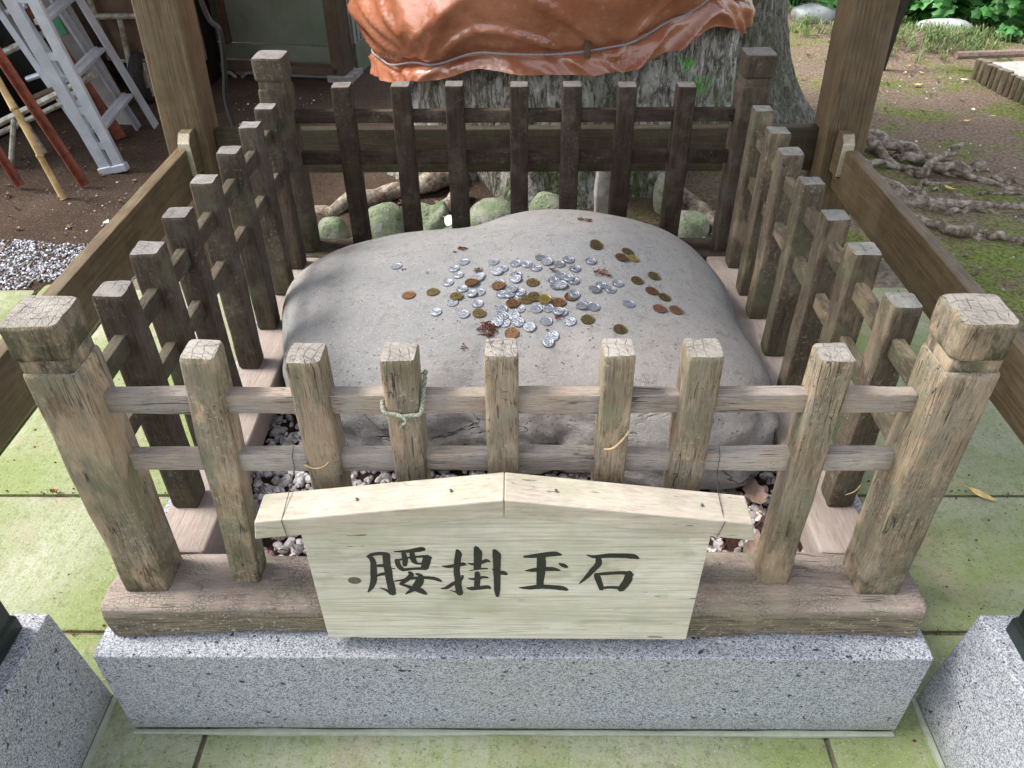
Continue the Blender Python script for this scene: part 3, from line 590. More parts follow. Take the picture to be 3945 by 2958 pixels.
COINS=[('silver', -0.2541, 0.7455, 0), ('bronze', -0.214, 0.6252, 0), ('brass', -0.1643, 0.6276, 0), ('silver', -0.1057, 0.7299, 0), ('silver', -0.126, 0.7071, 0), ('silver', -0.1154, 0.681, 0), ('silver', -0.1355, 0.6555, 0), ('silver', -0.1532, 0.5583, 0), ('silver', -0.1046, 0.6285, 0), ('silver', -0.042, 0.7176, 0), ('silver', -0.0223, 0.6886, 0), ('silver', -0.0334, 0.678, 1), ('silver', 0.0047, 0.7042, 0), ('silver', 0.0279, 0.6986, 0), ('silver', -0.069, 0.6702, 0), ('silver', -0.0726, 0.662, 1), ('silver', -0.0683, 0.6127, 0), ('silver', -0.0834, 0.6077, 1), ('silver', -0.1215, 0.5842, 0), ('silver', -0.0706, 0.5753, 0), ('silver', -0.0968, 0.5461, 0), ('bronze', -0.0851, 0.645, 2), ('brass', -0.1141, 0.6025, 1), ('brass', -0.0658, 0.5467, 0), ('silver', 0.0063, 0.6632, 0), ('silver', 0.0054, 0.6473, 1), ('silver', -0.0283, 0.6394, 0), ('silver', 0.0137, 0.6056, 0), ('silver', -0.0228, 0.6017, 0), ('silver', -0.0076, 0.5976, 1), ('dark', -0.0025, 0.613, 2), ('silver', 0.0001, 0.5855, 0), ('bronze', -0.0295, 0.6284, 1), ('bronze', 0.0006, 0.5709, 1), ('silver', 0.0123, 0.5556, 0), ('silver', -0.022, 0.557, 0), ('dark', 0.0582, 0.7206, 0), ('silver', 0.0712, 0.7018, 1), ('silver', 0.0961, 0.6943, 0), ('silver', 0.1164, 0.7097, 0), ('silver', 0.0475, 0.6832, 0), ('silver', 0.1283, 0.6798, 0), ('silver', 0.1628, 0.7079, 0), ('silver', 0.0977, 0.6561, 0), ('silver', 0.1234, 0.6382, 0), ('silver', 0.1127, 0.646, 1), ('silver', 0.0832, 0.6408, 0), ('silver', 0.0873, 0.6206, 1), ('silver', 0.0976, 0.621, 2), ('brass', 0.0404, 0.6356, 0), ('brass', 0.0281, 0.5814, 0), ('brass', 0.0432, 0.5878, 1), ('gold', 0.064, 0.5771, 2), ('bronze', 0.0918, 0.5701, 0), ('bronze', 0.1172, 0.588, 0), ('silver', 0.1222, 0.5926, 1), ('silver', 0.0469, 0.554, 0), ('silver', 0.0691, 0.5558, 0), ('silver', 0.096, 0.5429, 0), ('silver', 0.0886, 0.5435, 1), ('silver', 0.1476, 0.5629, 0), ('silver', 0.1367, 0.5584, 1), ('silver', 0.1598, 0.5573, 0), ('silver', 0.1658, 0.6123, 1), ('silver', 0.1794, 0.6294, 0), ('brass', 0.1456, 0.5203, 0), ('silver', 0.1109, 0.5169, 0), ('silver', 0.0023, 0.5364, 0), ('silver', -0.0163, 0.5205, 0), ('silver', -0.0198, 0.5363, 1), ('silver', -0.0305, 0.5209, 1), ('silver', 0.0111, 0.5181, 1), ('silver', 0.0324, 0.5047, 1), ('silver', 0.0653, 0.5205, 0), ('silver', 0.0767, 0.4844, 0), ('silver', 0.0665, 0.4694, 1), ('bronze', -0.0011, 0.4937, 0), ('brass', 0.1787, 0.7662, 0), ('brass', 0.1793, 0.7736, 1), ('brass', 0.2479, 0.7645, 0), ('gold', 0.2569, 0.74, 0), ('bronze', 0.2315, 0.7336, 1), ('brass', 0.2573, 0.6611, 0), ('brass', 0.2963, 0.6908, 0), ('brass', 0.3088, 0.6168, 0), ('brass', 0.2063, 0.4953, 0), ('bronze', 0.2846, 0.6318, 0), ('copper', 0.2929, 0.5719, 0), ('copper', 0.3266, 0.5767, 0), ('silver', 0.2305, 0.5748, 0), ('silver', 0.197, 0.616, 0), ('silver', 0.2143, 0.6399, 0)]
ordw=['first','second','third','fourth','fifth','sixth','seventh','eighth','ninth','tenth','eleventh','twelfth','thirteenth','fourteenth','fifteenth']
lab={}
def rank(kind,fmt,only=None):
    ids=sorted([i for i,c in enumerate(COINS) if c[0]==kind],key=lambda i:COINS[i][1])
    for n_,i in enumerate(ids):
        w='leftmost' if n_==0 else ('rightmost' if n_==len(ids)-1 else ordw[n_]+' from the left'); lab[i]=fmt%w
rank('brass','dull brass holed coin, %s of the dull brass coins on the boulder')
rank('bronze','brown bronze coin, %s of the bronze coins on the boulder')
rank('copper','shiny reddish copper coin, %s of the two side by side')
rank('gold','bright yellow holed coin, %s of the two shiny ones')
rank('dark','tarnished dark grey coin, %s of the two dark ones')
sil=sorted([i for i,c in enumerate(COINS) if c[0]=='silver'],key=lambda i:-COINS[i][2]); nrow=7; per=math.ceil(len(sil)/nrow)
for r_ in range(nrow):
    row=sorted(sil[r_*per:(r_+1)*per],key=lambda i:COINS[i][1])
    rn='farthest' if r_==0 else ('nearest' if r_==nrow-1 else ordw[r_]+'-farthest')
    for n_,i in enumerate(row):
        w='leftmost' if n_==0 else ('rightmost' if n_==len(row)-1 else ordw[n_]+' from the left'); lab[i]='small silver coin, %s in the %s band of silver coins'%(w,rn)
GR=dict(silver='small silver coins on the boulder',brass='dull brass holed coins on the boulder',gold='bright holed coins on the boulder',bronze='brown bronze coins on the boulder',copper='shiny copper coins on the boulder',dark='tarnished grey coins on the boulder')
for i,(k,x,y,s) in enumerate(COINS):
    vs={'silver':2,'dark':2,'bronze':2}.get(k,1); me=CM[k+str(rng.randrange(vs))]
    e=.008; n=Vector((-(zstone(x+e,y)-zstone(x-e,y))/(2*e),-(zstone(x,y+e)-zstone(x,y-e))/(2*e),1)).normalized()
    if s: n=(n+Vector((rng.uniform(-.11,.11),rng.uniform(-.11,.11),0))).normalized()
    else: n=(n+Vector((rng.uniform(-.03,.03),rng.uniform(-.03,.03),0))).normalized()
    o=bpy.data.objects.new({'silver':'silver_coin','brass':'brass_coin','gold':'brass_coin','bronze':'bronze_coin','copper':'copper_coin','dark':'silver_coin'}[k],me); SC.collection.objects.link(o)
    q=n.to_track_quat('Z','Y').to_matrix().to_4x4()@Matrix.Rotation(rng.uniform(0,6.28),4,'Z'); q.translation=Vector((x,y,zstone(x,y)+.0007+.0020*s)); o.matrix_world=q
    o['label']=lab[i]; o['category']='coin'; o['group']=GR[k]
# catkin debris on the boulder
def clump(x,y,z,r0,n,seed,label,group=None,ell=1.,yaw=0.,thick=1.):
    r_=random.Random(seed); mb=MB()
    for _ in range(n):
        a=r_.uniform(0,6.28); q=r0*math.sqrt(r_.random()); lx,ly=q*math.cos(a)*ell,q*math.sin(a); px,py=lx*math.cos(yaw)-ly*math.sin(yaw),lx*math.sin(yaw)+ly*math.cos(yaw)
        zz=zstone(x+px,y+py)-z+.0008+r_.random()*r0*.3; d=r_.uniform(0,6.28); l=r0*.38
        mb.tube([(px-l*math.cos(d),py-l*math.sin(d),zz),(px+l*.3*math.sin(d),py,zz+l*.3),(px+l*math.cos(d),py+l*math.sin(d),zz)],[.0005*thick,.0009*thick,.0004*thick],4)
    obj('catkin_debris',mb,M['catkin'],loc=(x,y,z),label=label,cat='plant debris',group=group)
clump(-.049,.502,.153,.017,70,1,'biggest dark red catkin clump on the boulder, just left of the centre picket')
clump(-.112,.793,.176,.010,22,2,'dark catkin scrap on the left back of the boulder behind the coins')
clump(-.073,.692,.179,.009,18,3,'rust catkin scrap among the silver coins left of centre')
clump(-.130,.78,.174,.006,9,4,'tiny catkin crumbs beside the dark scrap on the left back')
clump(-.092,.464,.141,.007,9,5,'tiny rust crumbs on the boulder in front of the big catkin clump')
clump(-.183,.704,.166,.004,5,6,'speck of debris left of the leftmost cluster of silver coins')
clump(-.236,.729,.160,.005,6,7,'small rust crumb beside the lone silver coin at far left')
clump(.164,.901,.190,.011,26,8,'long rust catkin near the back crest of the boulder',ell=1.7,yaw=-.1)
clump(.185,.668,.183,.013,28,9,'rust catkin strand lying diagonally right of the coins',ell=1.6,yaw=-.6)
clump(.068,.499,.157,.004,5,10,'rust speck above the two front silver coins')
clump(.091,.528,.165,.008,12,11,'rust crumbs below the overlapping silver pair')
clump(.0,.565,.169,.007,12,12,'rust crumbs between the crowded silver coins at front')
clump(.008,.67,.183,.006,10,13,'rust crumbs left of the stacked silver pair')
leaf('leaf_brown',.082,.672,.1905,.016,.006,.4,'small tan leaf scrap between the silver coins on the boulder',curl=.8,seed=12)
# ================================================================ SIGN
sg=thing('shrine_sign',(0,-.04,.20),'pale cedar name board with gabled top and black brush writing, wired to the front rails','sign')
def S_(n,m_,mat,**k): return obj(n,m_,mat,sg,**k)
o3=Vector((0,-.04,.20))
def prism(pts,y0,y1): # pts in x,z ccw seen from the front (-y)
    return MB().loft([[(x-o3.x,y0-o3.y,z-o3.z) for x,z in pts],[(x-o3.x,y1-o3.y,z-o3.z) for x,z in pts]])
S_('board',prism([(-.279,-.041),(.268,-.044),(.2725,.215),(0,.262),(-.2815,.215)],-.050,-.030),wm('sign','X'),smooth=False,bevel=.0012)
S_('roof_plank',prism([(-.339,.199),(-.0055,.2425),(-.0055,.274),(-.333,.2325)],-.064,-.012),wm('roofp','X'),smooth=False,bevel=.002)
S_('roof_plank',prism([(-.0048,.2425),(.326,.197),(.319,.230),(-.0048,.274)],-.064,-.012),wm('roofp','X'),smooth=False,bevel=.002)
def brush(st,zoff):
    mb=MB(); yb=-.0505-zoff-o3.y
    pts=[Vector((p[0],0,p[1])) for p in st]; ws=[p[2] for p in st]; P=smooth_path(pts,6); Wd=[]
    for i in range(len(ws)-1):
        for j in range(6): t=j/6; Wd.append(ws[i]*(1-t)+ws[i+1]*t)
    Wd.append(ws[-1]); Lr=[];Rr=[]
    for i,p in enumerate(P):
        t=(P[min(i+1,len(P)-1)]-P[max(i-1,0)]).normalized(); nn=Vector((t.z,0,-t.x)); e=1+.10*mn.noise(Vector((p.x*700,i*.7,p.z*700))); e2=1+.10*mn.noise(Vector((p.x*700+9,i*.7,p.z*700)))
        Lr.append(p+nn*Wd[i]*.56*e); Rr.append(p-nn*Wd[i]*.56*e2)
    t=(P[-1]-P[-2]).normalized(); t0=(P[0]-P[1]).normalized(); out=Lr+[P[-1]+t*Wd[-1]*.35]+Rr[::-1]+[P[0]+t0*Wd[0]*.35]
    v=[(p.x-o3.x,yb,p.z-o3.z) for p in out]+[(p.x-o3.x,yb+.0004,p.z-o3.z) for p in out]; n_=len(Lr); T=len(out); f=[]
    for i in range(n_-1): a,b,c,d=i,i+1,T-2-(i+1),T-2-i; f.append((a,b,c,d))
    f.append((n_-1,n_,n_+1)); f.append((T-2,T-1,0))
    for i in range(T): f.append((i,(i+1)%T,(i+1)%T+T,i+T))
    mb.add(v,f); return mb
K_a= [[(-0.1946,0.1495,0.0059),(-0.1899,0.1391,0.0074),(-0.1916,0.1163,0.0085),(-0.1939,0.0962,0.0086),(-0.1993,0.0803,0.0061),(-0.205,0.0704,0.0015)],[(-0.1976,0.1487,0.0015),(-0.1898,0.1524,0.0054),(-0.1798,0.1547,0.0058),(-0.1721,0.1539,0.0068),(-0.1694,0.1517,0.0088)],[(-0.1698,0.1532,0.0097),(-0.1711,0.1316,0.0094),(-0.1707,0.1164,0.0099),(-0.1709,0.0993,0.0095),(-0.1699,0.0804,0.0101),(-0.1698,0.0659,0.0092)],[(-0.1871,0.0803,0.001),(-0.1785,0.0756,0.0036),(-0.1712,0.0675,0.0061)],[(-0.1888,0.1278,0.003),(-0.1807,0.1293,0.0054),(-0.1748,0.1286,0.0054)],[(-0.1892,0.1063,0.002),(-0.1818,0.1102,0.005),(-0.1746,0.1118,0.006)],[(-0.1664,0.1237,0.001),(-0.1611,0.1228,0.0018)],[(-0.1589,0.1591,0.0008),(-0.1502,0.1591,0.0034),(-0.1375,0.1599,0.0058),(-0.1247,0.1628,0.0082),(-0.1187,0.1643,0.0073),(-0.1168,0.1614,0.0029)],[(-0.1457,0.1555,0.0058),(-0.1448,0.1436,0.0073),(-0.1458,0.1332,0.0064),(-0.1462,0.1289,0.0044)],[(-0.1339,0.1569,0.0058),(-0.1338,0.1466,0.0078),(-0.1321,0.1377,0.0064),(-0.128,0.1339,0.0039),(-0.1221,0.134,0.0034)],[(-0.1588,0.1406,0.0015),(-0.1518,0.1421,0.0034),(-0.1437,0.1448,0.0034),(-0.1357,0.1474,0.0029),(-0.1278,0.1484,0.0034),(-0.1141,0.1489,0.0049),(-0.1085,0.1452,0.0044)],[(-0.1562,0.1421,0.0059),(-0.1556,0.1331,0.0069),(-0.1525,0.1241,0.0069),(-0.148,0.1195,0.0055)],[(-0.1131,0.1489,0.0098),(-0.116,0.1362,0.0108),(-0.119,0.1234,0.0094)],[(-0.1499,0.1203,0.0055),(-0.1358,0.1226,0.004),(-0.1229,0.1234,0.0049),(-0.117,0.1234,0.0059)],[(-0.1414,0.1157,0.004),(-0.139,0.1095,0.007),(-0.1458,0.0994,0.007),(-0.1548,0.09,0.005),(-0.157,0.0876,0.002)],[(-0.1569,0.0892,0.003),(-0.1472,0.0844,0.0046),(-0.1375,0.0789,0.0071),(-0.1288,0.0741,0.0097),(-0.1231,0.0685,0.0061),(-0.1202,0.0661,0.002)],[(-0.1323,0.1119,0.003),(-0.1261,0.108,0.006),(-0.128,0.0963,0.011),(-0.133,0.0853,0.0111),(-0.1409,0.0757,0.0071),(-0.1509,0.0663,0.001)],[(-0.1653,0.0954,0.0012),(-0.154,0.0978,0.003),(-0.1396,0.1018,0.005),(-0.1225,0.1034,0.005),(-0.1076,0.1018,0.006),(-0.1008,0.098,0.005),(-0.0965,0.0948,0.0015)]]
K_b= [[(-0.0714,0.1629,0.0029),(-0.0699,0.1541,0.0087),(-0.0722,0.1393,0.0083),(-0.0743,0.1166,0.0079),(-0.0732,0.0996,0.009),(-0.0735,0.0838,0.0086),(-0.0726,0.0711,0.0097),(-0.0721,0.0654,0.0071)],[(-0.0944,0.1287,0.001),(-0.0861,0.1272,0.0054),(-0.0741,0.1303,0.0059),(-0.0651,0.1326,0.0069),(-0.0602,0.1318,0.002)],[(-0.099,0.079,0.001),(-0.0908,0.0806,0.0056),(-0.0802,0.0902,0.006),(-0.0687,0.0996,0.004),(-0.0663,0.1082,0.0025)],[(-0.0861,0.0746,0.0005),(-0.0791,0.0718,0.002),(-0.0742,0.0694,0.0051)],[(-0.0456,0.169,0.0043),(-0.0431,0.1571,0.0107),(-0.0438,0.1394,0.0098),(-0.0453,0.1228,0.0089)],[(-0.0581,0.1348,0.001),(-0.0504,0.1326,0.0044),(-0.0385,0.1364,0.0059),(-0.0315,0.1401,0.0059),(-0.0267,0.1372,0.0015)],[(-0.0564,0.1188,0.0008),(-0.0469,0.1213,0.002),(-0.0369,0.1231,0.003),(-0.0305,0.1231,0.002)],[(-0.0456,0.1151,0.006),(-0.0455,0.1028,0.008),(-0.0472,0.0839,0.0076)],[(-0.0586,0.1015,0.001),(-0.0496,0.1004,0.0045),(-0.0375,0.1044,0.0045),(-0.0305,0.1036,0.0025)],[(-0.062,0.0807,0.0012),(-0.0545,0.0791,0.0071),(-0.0423,0.0808,0.0071),(-0.0321,0.0824,0.0071),(-0.0281,0.0792,0.003)],[(-0.0207,0.163,0.0039),(-0.0175,0.1528,0.0107),(-0.0173,0.1394,0.0098),(-0.0178,0.1167,0.0089),(-0.0177,0.0935,0.0085),(-0.0181,0.0744,0.0076),(-0.0179,0.0615,0.0041)],[(-0.0241,0.1228,0.001),(-0.0173,0.1167,0.0059),(-0.0084,0.1137,0.0074),(-0.0035,0.1106,0.003)]]
K_c= [[(0.0201,0.1484,0.0029),(0.0328,0.1499,0.0068),(0.0502,0.1529,0.0087),(0.0637,0.1544,0.0087),(0.0725,0.1522,0.0015)],[(0.0444,0.1485,0.0107),(0.0447,0.1321,0.0118),(0.0444,0.1169,0.0114),(0.0436,0.0999,0.0095),(0.0433,0.0858,0.0091)],[(0.0221,0.1187,0.001),(0.033,0.1199,0.0069),(0.0448,0.1222,0.0079),(0.0606,0.1223,0.0074),(0.0715,0.1192,0.0015)],[(0.0136,0.0809,0.001),(0.0272,0.0809,0.0071),(0.0433,0.0834,0.0086),(0.0595,0.0826,0.0076),(0.0737,0.0803,0.0091),(0.0829,0.0763,0.004)],[(0.0691,0.1344,0.002),(0.0751,0.1306,0.0069),(0.0807,0.1261,0.0039)]]
K_d= [[(0.1069,0.1523,0.0008),(0.1183,0.1486,0.0058),(0.1366,0.1509,0.0078),(0.1559,0.1509,0.0082),(0.1706,0.1494,0.0092),(0.1792,0.145,0.0024)],[(0.1233,0.1457,0.0068),(0.124,0.1337,0.0088),(0.1169,0.1201,0.0079),(0.1088,0.1047,0.006),(0.099,0.0899,0.0008)],[(0.1218,0.1125,0.005),(0.1248,0.1032,0.0085),(0.1285,0.0907,0.0075),(0.1323,0.0773,0.0066)],[(0.1204,0.1109,0.003),(0.1341,0.1125,0.0059),(0.1499,0.1141,0.0059),(0.1637,0.1141,0.0064),(0.174,0.1095,0.004)],[(0.1679,0.1164,0.0079),(0.1678,0.1002,0.0114),(0.1638,0.0877,0.0115),(0.1587,0.0757,0.0081)],[(0.1302,0.0788,0.004),(0.1411,0.0821,0.005),(0.1562,0.0813,0.0055),(0.1604,0.0789,0.006)]]
for chs in (K_a,K_b,K_c,K_d):
    mb=MB()
    for i,st in enumerate(chs):
        b=brush(st,.00002*i); mb.add(b.v,b.f)
    S_('written_character',mb,M['ink'],smooth=False)
for x,z in ((-.075,.262),(.062,.262),(.255,.235),(-.20,.246)):
    S_('nail',MB().loft([[(r_*math.cos(a),r_*math.sin(a),h) for a in [k*.785 for k in range(8)]] for r_,h in ((.0022,-.001),(.0022,.0006),(.0012,.0012))]),M['steel_nail'],loc=(x-o3.x,-.040-o3.y,z+.0055-o3.z))
for sx,x0,x1,x2 in ((-1,-.299,-.296,-.2935),(1,.289,.281,.2735)):
    zt=.243 if sx<0 else .240
    P=[(x0,.0425,.270),(x0,.029,.262),(x0,.028,.240),(x1,-.008,zt),(x1,-.0655,zt-.006),(x2,-.0662,zt-.038),(x2+.001,-.050,zt-.042)]
    S_('hanging_wire',MB().tube([(a,b-o3.y,c-o3.z) for a,b,c in P],.0006,5),M['wire'])
S_('knot',MB().loft([[( r_*1.3*math.cos(a),h,r_*math.sin(a)) for a in [k*.524 for k in range(12)]] for r_,h in ((.0075,.0006),(.0075,-.0002),(.001,-.0002))]),M['knotwood'],loc=(-.221,-.0502-o3.y,.0965-o3.z))
# ================================================================ TWINE, STALKS, WIRE
mb=MB(); P=[]
loop=[(-.162,.018,.357),(-.158,.014,.353),(-.145,.0155,.349),(-.137,.013,.348),(-.125,.0165,.347),(-.114,.016,.350),(-.1105,.022,.360),(-.109,.035,.375),(-.109,.055,.385),(-.112,.068,.38),(-.137,.069,.372),(-.16,.067,.366),(-.1645,.055,.362),(-.164,.03,.359),(-.162,.018,.357)]
base=smooth_path(loop,9)
for ph in (0,2.1,4.2):
    pts=[]
    for i,p in enumerate(base):
        t=(base[min(i+1,len(base)-1)]-base[max(i-1,0)]).normalized(); a=t.orthogonal().normalized(); a=(Vector((0,0,1))-t*t.z).normalized() if abs(t.z)<.9 else a; b=t.cross(a); w=i*.75+ph
        pts.append(p+(a*math.cos(w)+b*math.sin(w))*.0017)
    mb.tube(pts,.0016,6)
mb.tube(smooth_path([(-.137,.012,.348),(-.132,.009,.343),(-.139,.012,.334),(-.142,.014,.326)]),[.0018]*19,6); mb.tube(smooth_path([(-.135,.012,.348),(-.130,.011,.338),(-.133,.013,.328)]),[.0016]*13,6)
obj('twine_loop',mb,M['twine_green'],label='faded green twine knotted round the third front picket from the left',cat='twine')
def stalk(pts,label,r=.0015): obj('dried_stalk',MB().tube(smooth_path(pts),r,6),M['stalk'],label=label,cat='plant debris')
stalk([(-.281,.0185,.2575),(-.268,.0172,.252),(-.255,.0175,.255),(-.246,.0185,.263)],'thin curved tan stalk stuck on the second front picket from the left',.0012)
stalk([(.1275,.0165,.288),(.138,.015,.2905),(.147,.016,.299),(.156,.0175,.312),(.1585,.019,.319)],'curled pale stalk clinging to the fifth front picket, right of centre',.0016)
stalk([(.484,.012,.225),(.480,.013,.212),(.472,.018,.20)],'short dry stalk hanging under the lower rail near the right post',.0008)
# ================================================================ GREAT TREE
TC=(.20,2.80)
tr=thing('great_tree',(TC[0],TC[1],-.31),'huge furrowed grey tree trunk wrapped in orange sheeting behind the fence','tree')
nk=240; zs=[-.35+.02*i for i in range(36)]+[.37+.08*i for i in range(1,32)]
rings=[]
def trunk_r(a,z):
    fl=math.exp(-(z+.33)/.17); lob=math.cos(a*5+.8)+.6*math.cos(a*8+2.)+.4*math.cos(a*13)
    r=.70+fl*(.055+.075*lob)+.02*math.cos(3*a+1)*(1-fl*.3)
    q=Vector((math.cos(a)*2.2,math.sin(a)*2.2,z*.9)); r+=.03*mn.noise(q)
    fr=mn.noise(Vector((math.cos(a)*13+.5*mn.noise(Vector((a*3,z*4,1))),math.sin(a)*13,z*3.0))); r-=.030*max(0,.32-abs(fr)*1.6)
    r+=.010*mn.noise(Vector((a*34,z*11,2)))-.05*max(0,z)*.4
    return r
for z in zs: rings.append([(trunk_r(a,z)*math.cos(a),trunk_r(a,z)*math.sin(a)*.98,z+.31) for a in [2*math.pi*k/nk for k in range(nk)]])
obj('trunk',MB().loft(rings),M['bark'],tr,ang=3)
mb=MB()
def rootpath(pts,rad,seed,mat='root'):
    P=smooth_path(pts,12); n=len(P); rs=[rad[0]+(rad[1]-rad[0])*i/(n-1) for i in range(n)]
    for i,p in enumerate(P): p.x+=.045*mn.noise(Vector((i*.17,seed*3.3,1))); p.y+=.04*mn.noise(Vector((i*.2,seed*2.1,2))); p.z+=.024*mn.noise(Vector((i*.19,seed*1.7,4)))-.010
    rs=[r*.62*(1+.4*mn.noise(Vector((i*.16,seed*1.3,9)))) for i,r in enumerate(rs)]
    m2=MB().tube([(p.x-TC[0],p.y-TC[1],p.z+.31) for p in P],rs,12,jit=.0,seed=seed)
    m2.v=[(x+.004*mn.noise(Vector((x*16,y*16,z*40))),y+.004*mn.noise(Vector((x*16+7,y*16,z*40))),z+.004*mn.noise(Vector((x*22,y*22+5,z*30)))) for x,y,z in m2.v]
    obj('root',m2,M[mat],tr,ang=1.2)
g0=-.31
rootpath([(1.15,2.75,g0+.02),(1.42,2.72,g0+.05),(1.58,2.62,g0+.045),(1.68,2.50,g0+.02),(1.74,2.45,g0+.04)],(.07,.035),1)
rootpath([(1.50,2.66,g0+.04),(1.60,2.42,g0+.02),(1.64,2.25,g0+.0),(1.60,2.15,g0-.02)],(.035,.02),2)
rootpath([(1.62,2.45,g0+.03),(1.78,2.42,g0+.05),(1.86,2.50,g0+.075)],(.03,.014),3)
rootpath([(1.62,2.33,g0+.035),(1.74,2.31,g0+.05),(1.92,2.34,g0+.045)],(.032,.030),4)
rootpath([(1.70,2.42,g0),(1.90,2.26,g0+.01),(2.05,2.12,g0+.005),(2.22,2.03,g0-.02)],(.03,.018),5)
rootpath([(1.00,2.35,g0+.03),(1.30,2.22,g0+.035),(1.48,2.08,g0+.03),(1.62,1.97,g0+.0)],(.08,.04),6)
rootpath([(1.55,2.05,g0+.02),(1.85,2.03,g0+.01),(2.15,1.97,g0)],(.03,.03),7)
rootpath([(1.38,1.98,g0),(1.50,1.87,g0+.025),(1.60,1.80,g0+.03),(1.67,1.77,g0+.01)],(.02,.04),8)
rootpath([(1.62,1.80,g0+.02),(1.72,1.77,g0+.02),(1.86,1.76,g0)],(.025,.015),9)
rootpath([(-.25,2.25,g0+.05),(-.50,2.12,g0+.04),(-.72,2.02,g0+.01),(-.95,2.00,g0-.02)],(.07,.03),10)
rootpath([(-.30,2.5,g0+.05),(-.62,2.55,g0+.05),(-.85,2.75,g0+.02),(-1.0,3.0,g0-.02)],(.09,.03),11)
rootpath([(-.20,2.15,g0+.04),(-.30,1.95,g0+.03),(-.32,1.82,g0-.01)],(.06,.03),12)
rootpath([(.55,2.15,g0+.04),(.70,1.92,g0+.02),(.85,1.75,g0-.02)],(.08,.04),13)
for i in range(16):
    r_=random.Random(900+i); x0=r_.uniform(1.35,1.9); y0=r_.uniform(1.75,2.6); a=r_.uniform(-1.3,.8); l=r_.uniform(.15,.45)
    rootpath([(x0+l*t*math.cos(a),y0+l*t*math.sin(a),g0+.004+.012*math.sin(t*3)) for t in (0,.33,.66,1)],(r_.uniform(.012,.028),.006),30+i)
# buttress / second stem
T2=(.98,3.12); rings=[]
for z in [-.36+.03*i for i in range(70)]:
    fl=math.exp(-(z+.36)/.30); ring=[]
    for k in range(120):
        a=2*math.pi*k/120; r=.17+.30*fl*(1+.15*math.cos(3*a))+.02*mn.noise(Vector((math.cos(a)*3,math.sin(a)*3,z*2)))-.018*max(0,.3-abs(mn.noise(Vector((math.cos(a)*8,math.sin(a)*8,z*2.5))))*1.6)+.006*mn.noise(Vector((a*20,z*10,0)))
        ring.append((r*math.cos(a),r*math.sin(a),z+.36))
    rings.append(ring)
obj('tree_stem',MB().loft(rings),M['bark_dark'],loc=(T2[0],T2[1],-.36),ang=3,label='darker flaring tree stem just right of the wrapped trunk',cat='tree')
# sprigs growing on the bark
def blades(n,c,spread,h,seed,w=.0035,down=.3):
    r_=random.Random(seed); mb=MB()
    for _ in range(n):
        a=r_.uniform(0,6.28); s=r_.uniform(.3,1)*spread; hh=h*r_.uniform(.5,1); d=Vector((math.cos(a),math.sin(a),0)); b=d.cross(Vector((0,0,1)))*w*r_.uniform(.6,1.2); o=Vector(c)+Vector((r_.gauss(0,spread*.25),r_.gauss(0,spread*.25),0))
        P=[o,o+d*s*.3+Vector((0,0,hh*.6)),o+d*s*.7+Vector((0,0,hh*.9)),o+d*s+Vector((0,0,hh*(1-down)))]
        v=[];
        for i,p in enumerate(P): k=[1,1,.75,.05][i]; v+=[tuple(p-b*k),tuple(p+b*k)]
        mb.add(v,[(0,1,3,2),(2,3,5,4),(4,5,7,6)])
    return mb
mb=blades(16,(0,0,0),.06,.07,5,.004,.6); obj('leafy_sprig',mb,M['sprig_green'],loc=(.66,2.20,.07),label='bright green grassy sprig growing from the bark beside the right back post',cat='plant')
mb=blades(9,(0,0,0),.045,.05,6,.004,.8); obj('leafy_sprig',mb,M['sprig_green'],loc=(.60,2.14,.17),label='small green sprout higher on the bark, left of the bigger sprig',cat='plant')
# ================================================================ TARPAULIN
def hem(a):
    k=[(-180,.0),(-150,.06),(-130,.125),(-110,.20),(-90,.195),(-75,.20),(-60,.25),(-45,.29),(-25,.22),(0,.22),(60,.3),(120,.3),(180,.0)]
    d=math.degrees(a); 
    if d>180: d-=360
    for (x0,y0),(x1,y1) in zip(k,k[1:]):
        if x0<=d<=x1: t=(d-x0)/(x1-x0); t=t*t*(3-2*t); return y0+(y1-y0)*t
    return .2
def ropez(a): return hem(a)+.085+.03*math.cos(a*2+1)
nA=420; rows=[]; Z=[i/70 for i in range(71)]
def ridge(q): return max(0,1-abs(mn.noise(q))*3.2)**1.6
for t in Z:
    row=[]
    for k in range(nA):
        a=2*math.pi*k/nA; h0=hem(a); rz=ropez(a); z=h0+(1.7-h0)*t**1.7; z+=.004*mn.noise(Vector((a*8,1,2)))*(1-t)
        up=z-rz; r=.768
        r+=.075*math.exp(-((up-.17)/.12)**2)*(1+.5*mn.noise(Vector((a*2.5,5,1)))) if up>0 else 0
        r+=.02*min(1,max(0,-up/.08))                                    # hem flares below the rope
        pin=math.exp(-(up/.02)**2); r-=.012*pin
        env=min(1,abs(up)/.03+.15)
        # swags: folds hang as arcs between tie points, fine creases radiate from the rope
        sw=up*14-2.8*abs(math.sin(a*3.1+.4)); r+=env*.030*max(0,ridge(Vector((sw*.55,a*1.3,3))))*math.exp(-max(0,up-.1)*2)
        r+=env*.012*ridge(Vector((a*5+up*6,up*4.,7)))*math.exp(-abs(up)*4)
        r+=env*.006*ridge(Vector((a*13+up*16,up*6,1)))*math.exp(-abs(up)*9)
        r+=.02*mn.noise(Vector((math.cos(a)*3,math.sin(a)*3,z*3)))
        if up>.35: r-=.15*(up-.35)
        row.append((.955*r*1.02*math.cos(a)-.04,r*math.sin(a),z))
    rows.append(row)
inner=[(x*.985,y*.985,z+.004) for x,y,z in rows[0]]
mb=MB().loft([inner]+rows,close=False)
tp=thing('tarpaulin',(TC[0],TC[1]-.01,0),'glossy orange-brown vinyl sheeting bound round the great trunk','tarpaulin')
obj('sheet',mb,M['tarp'],tp,ang=3)
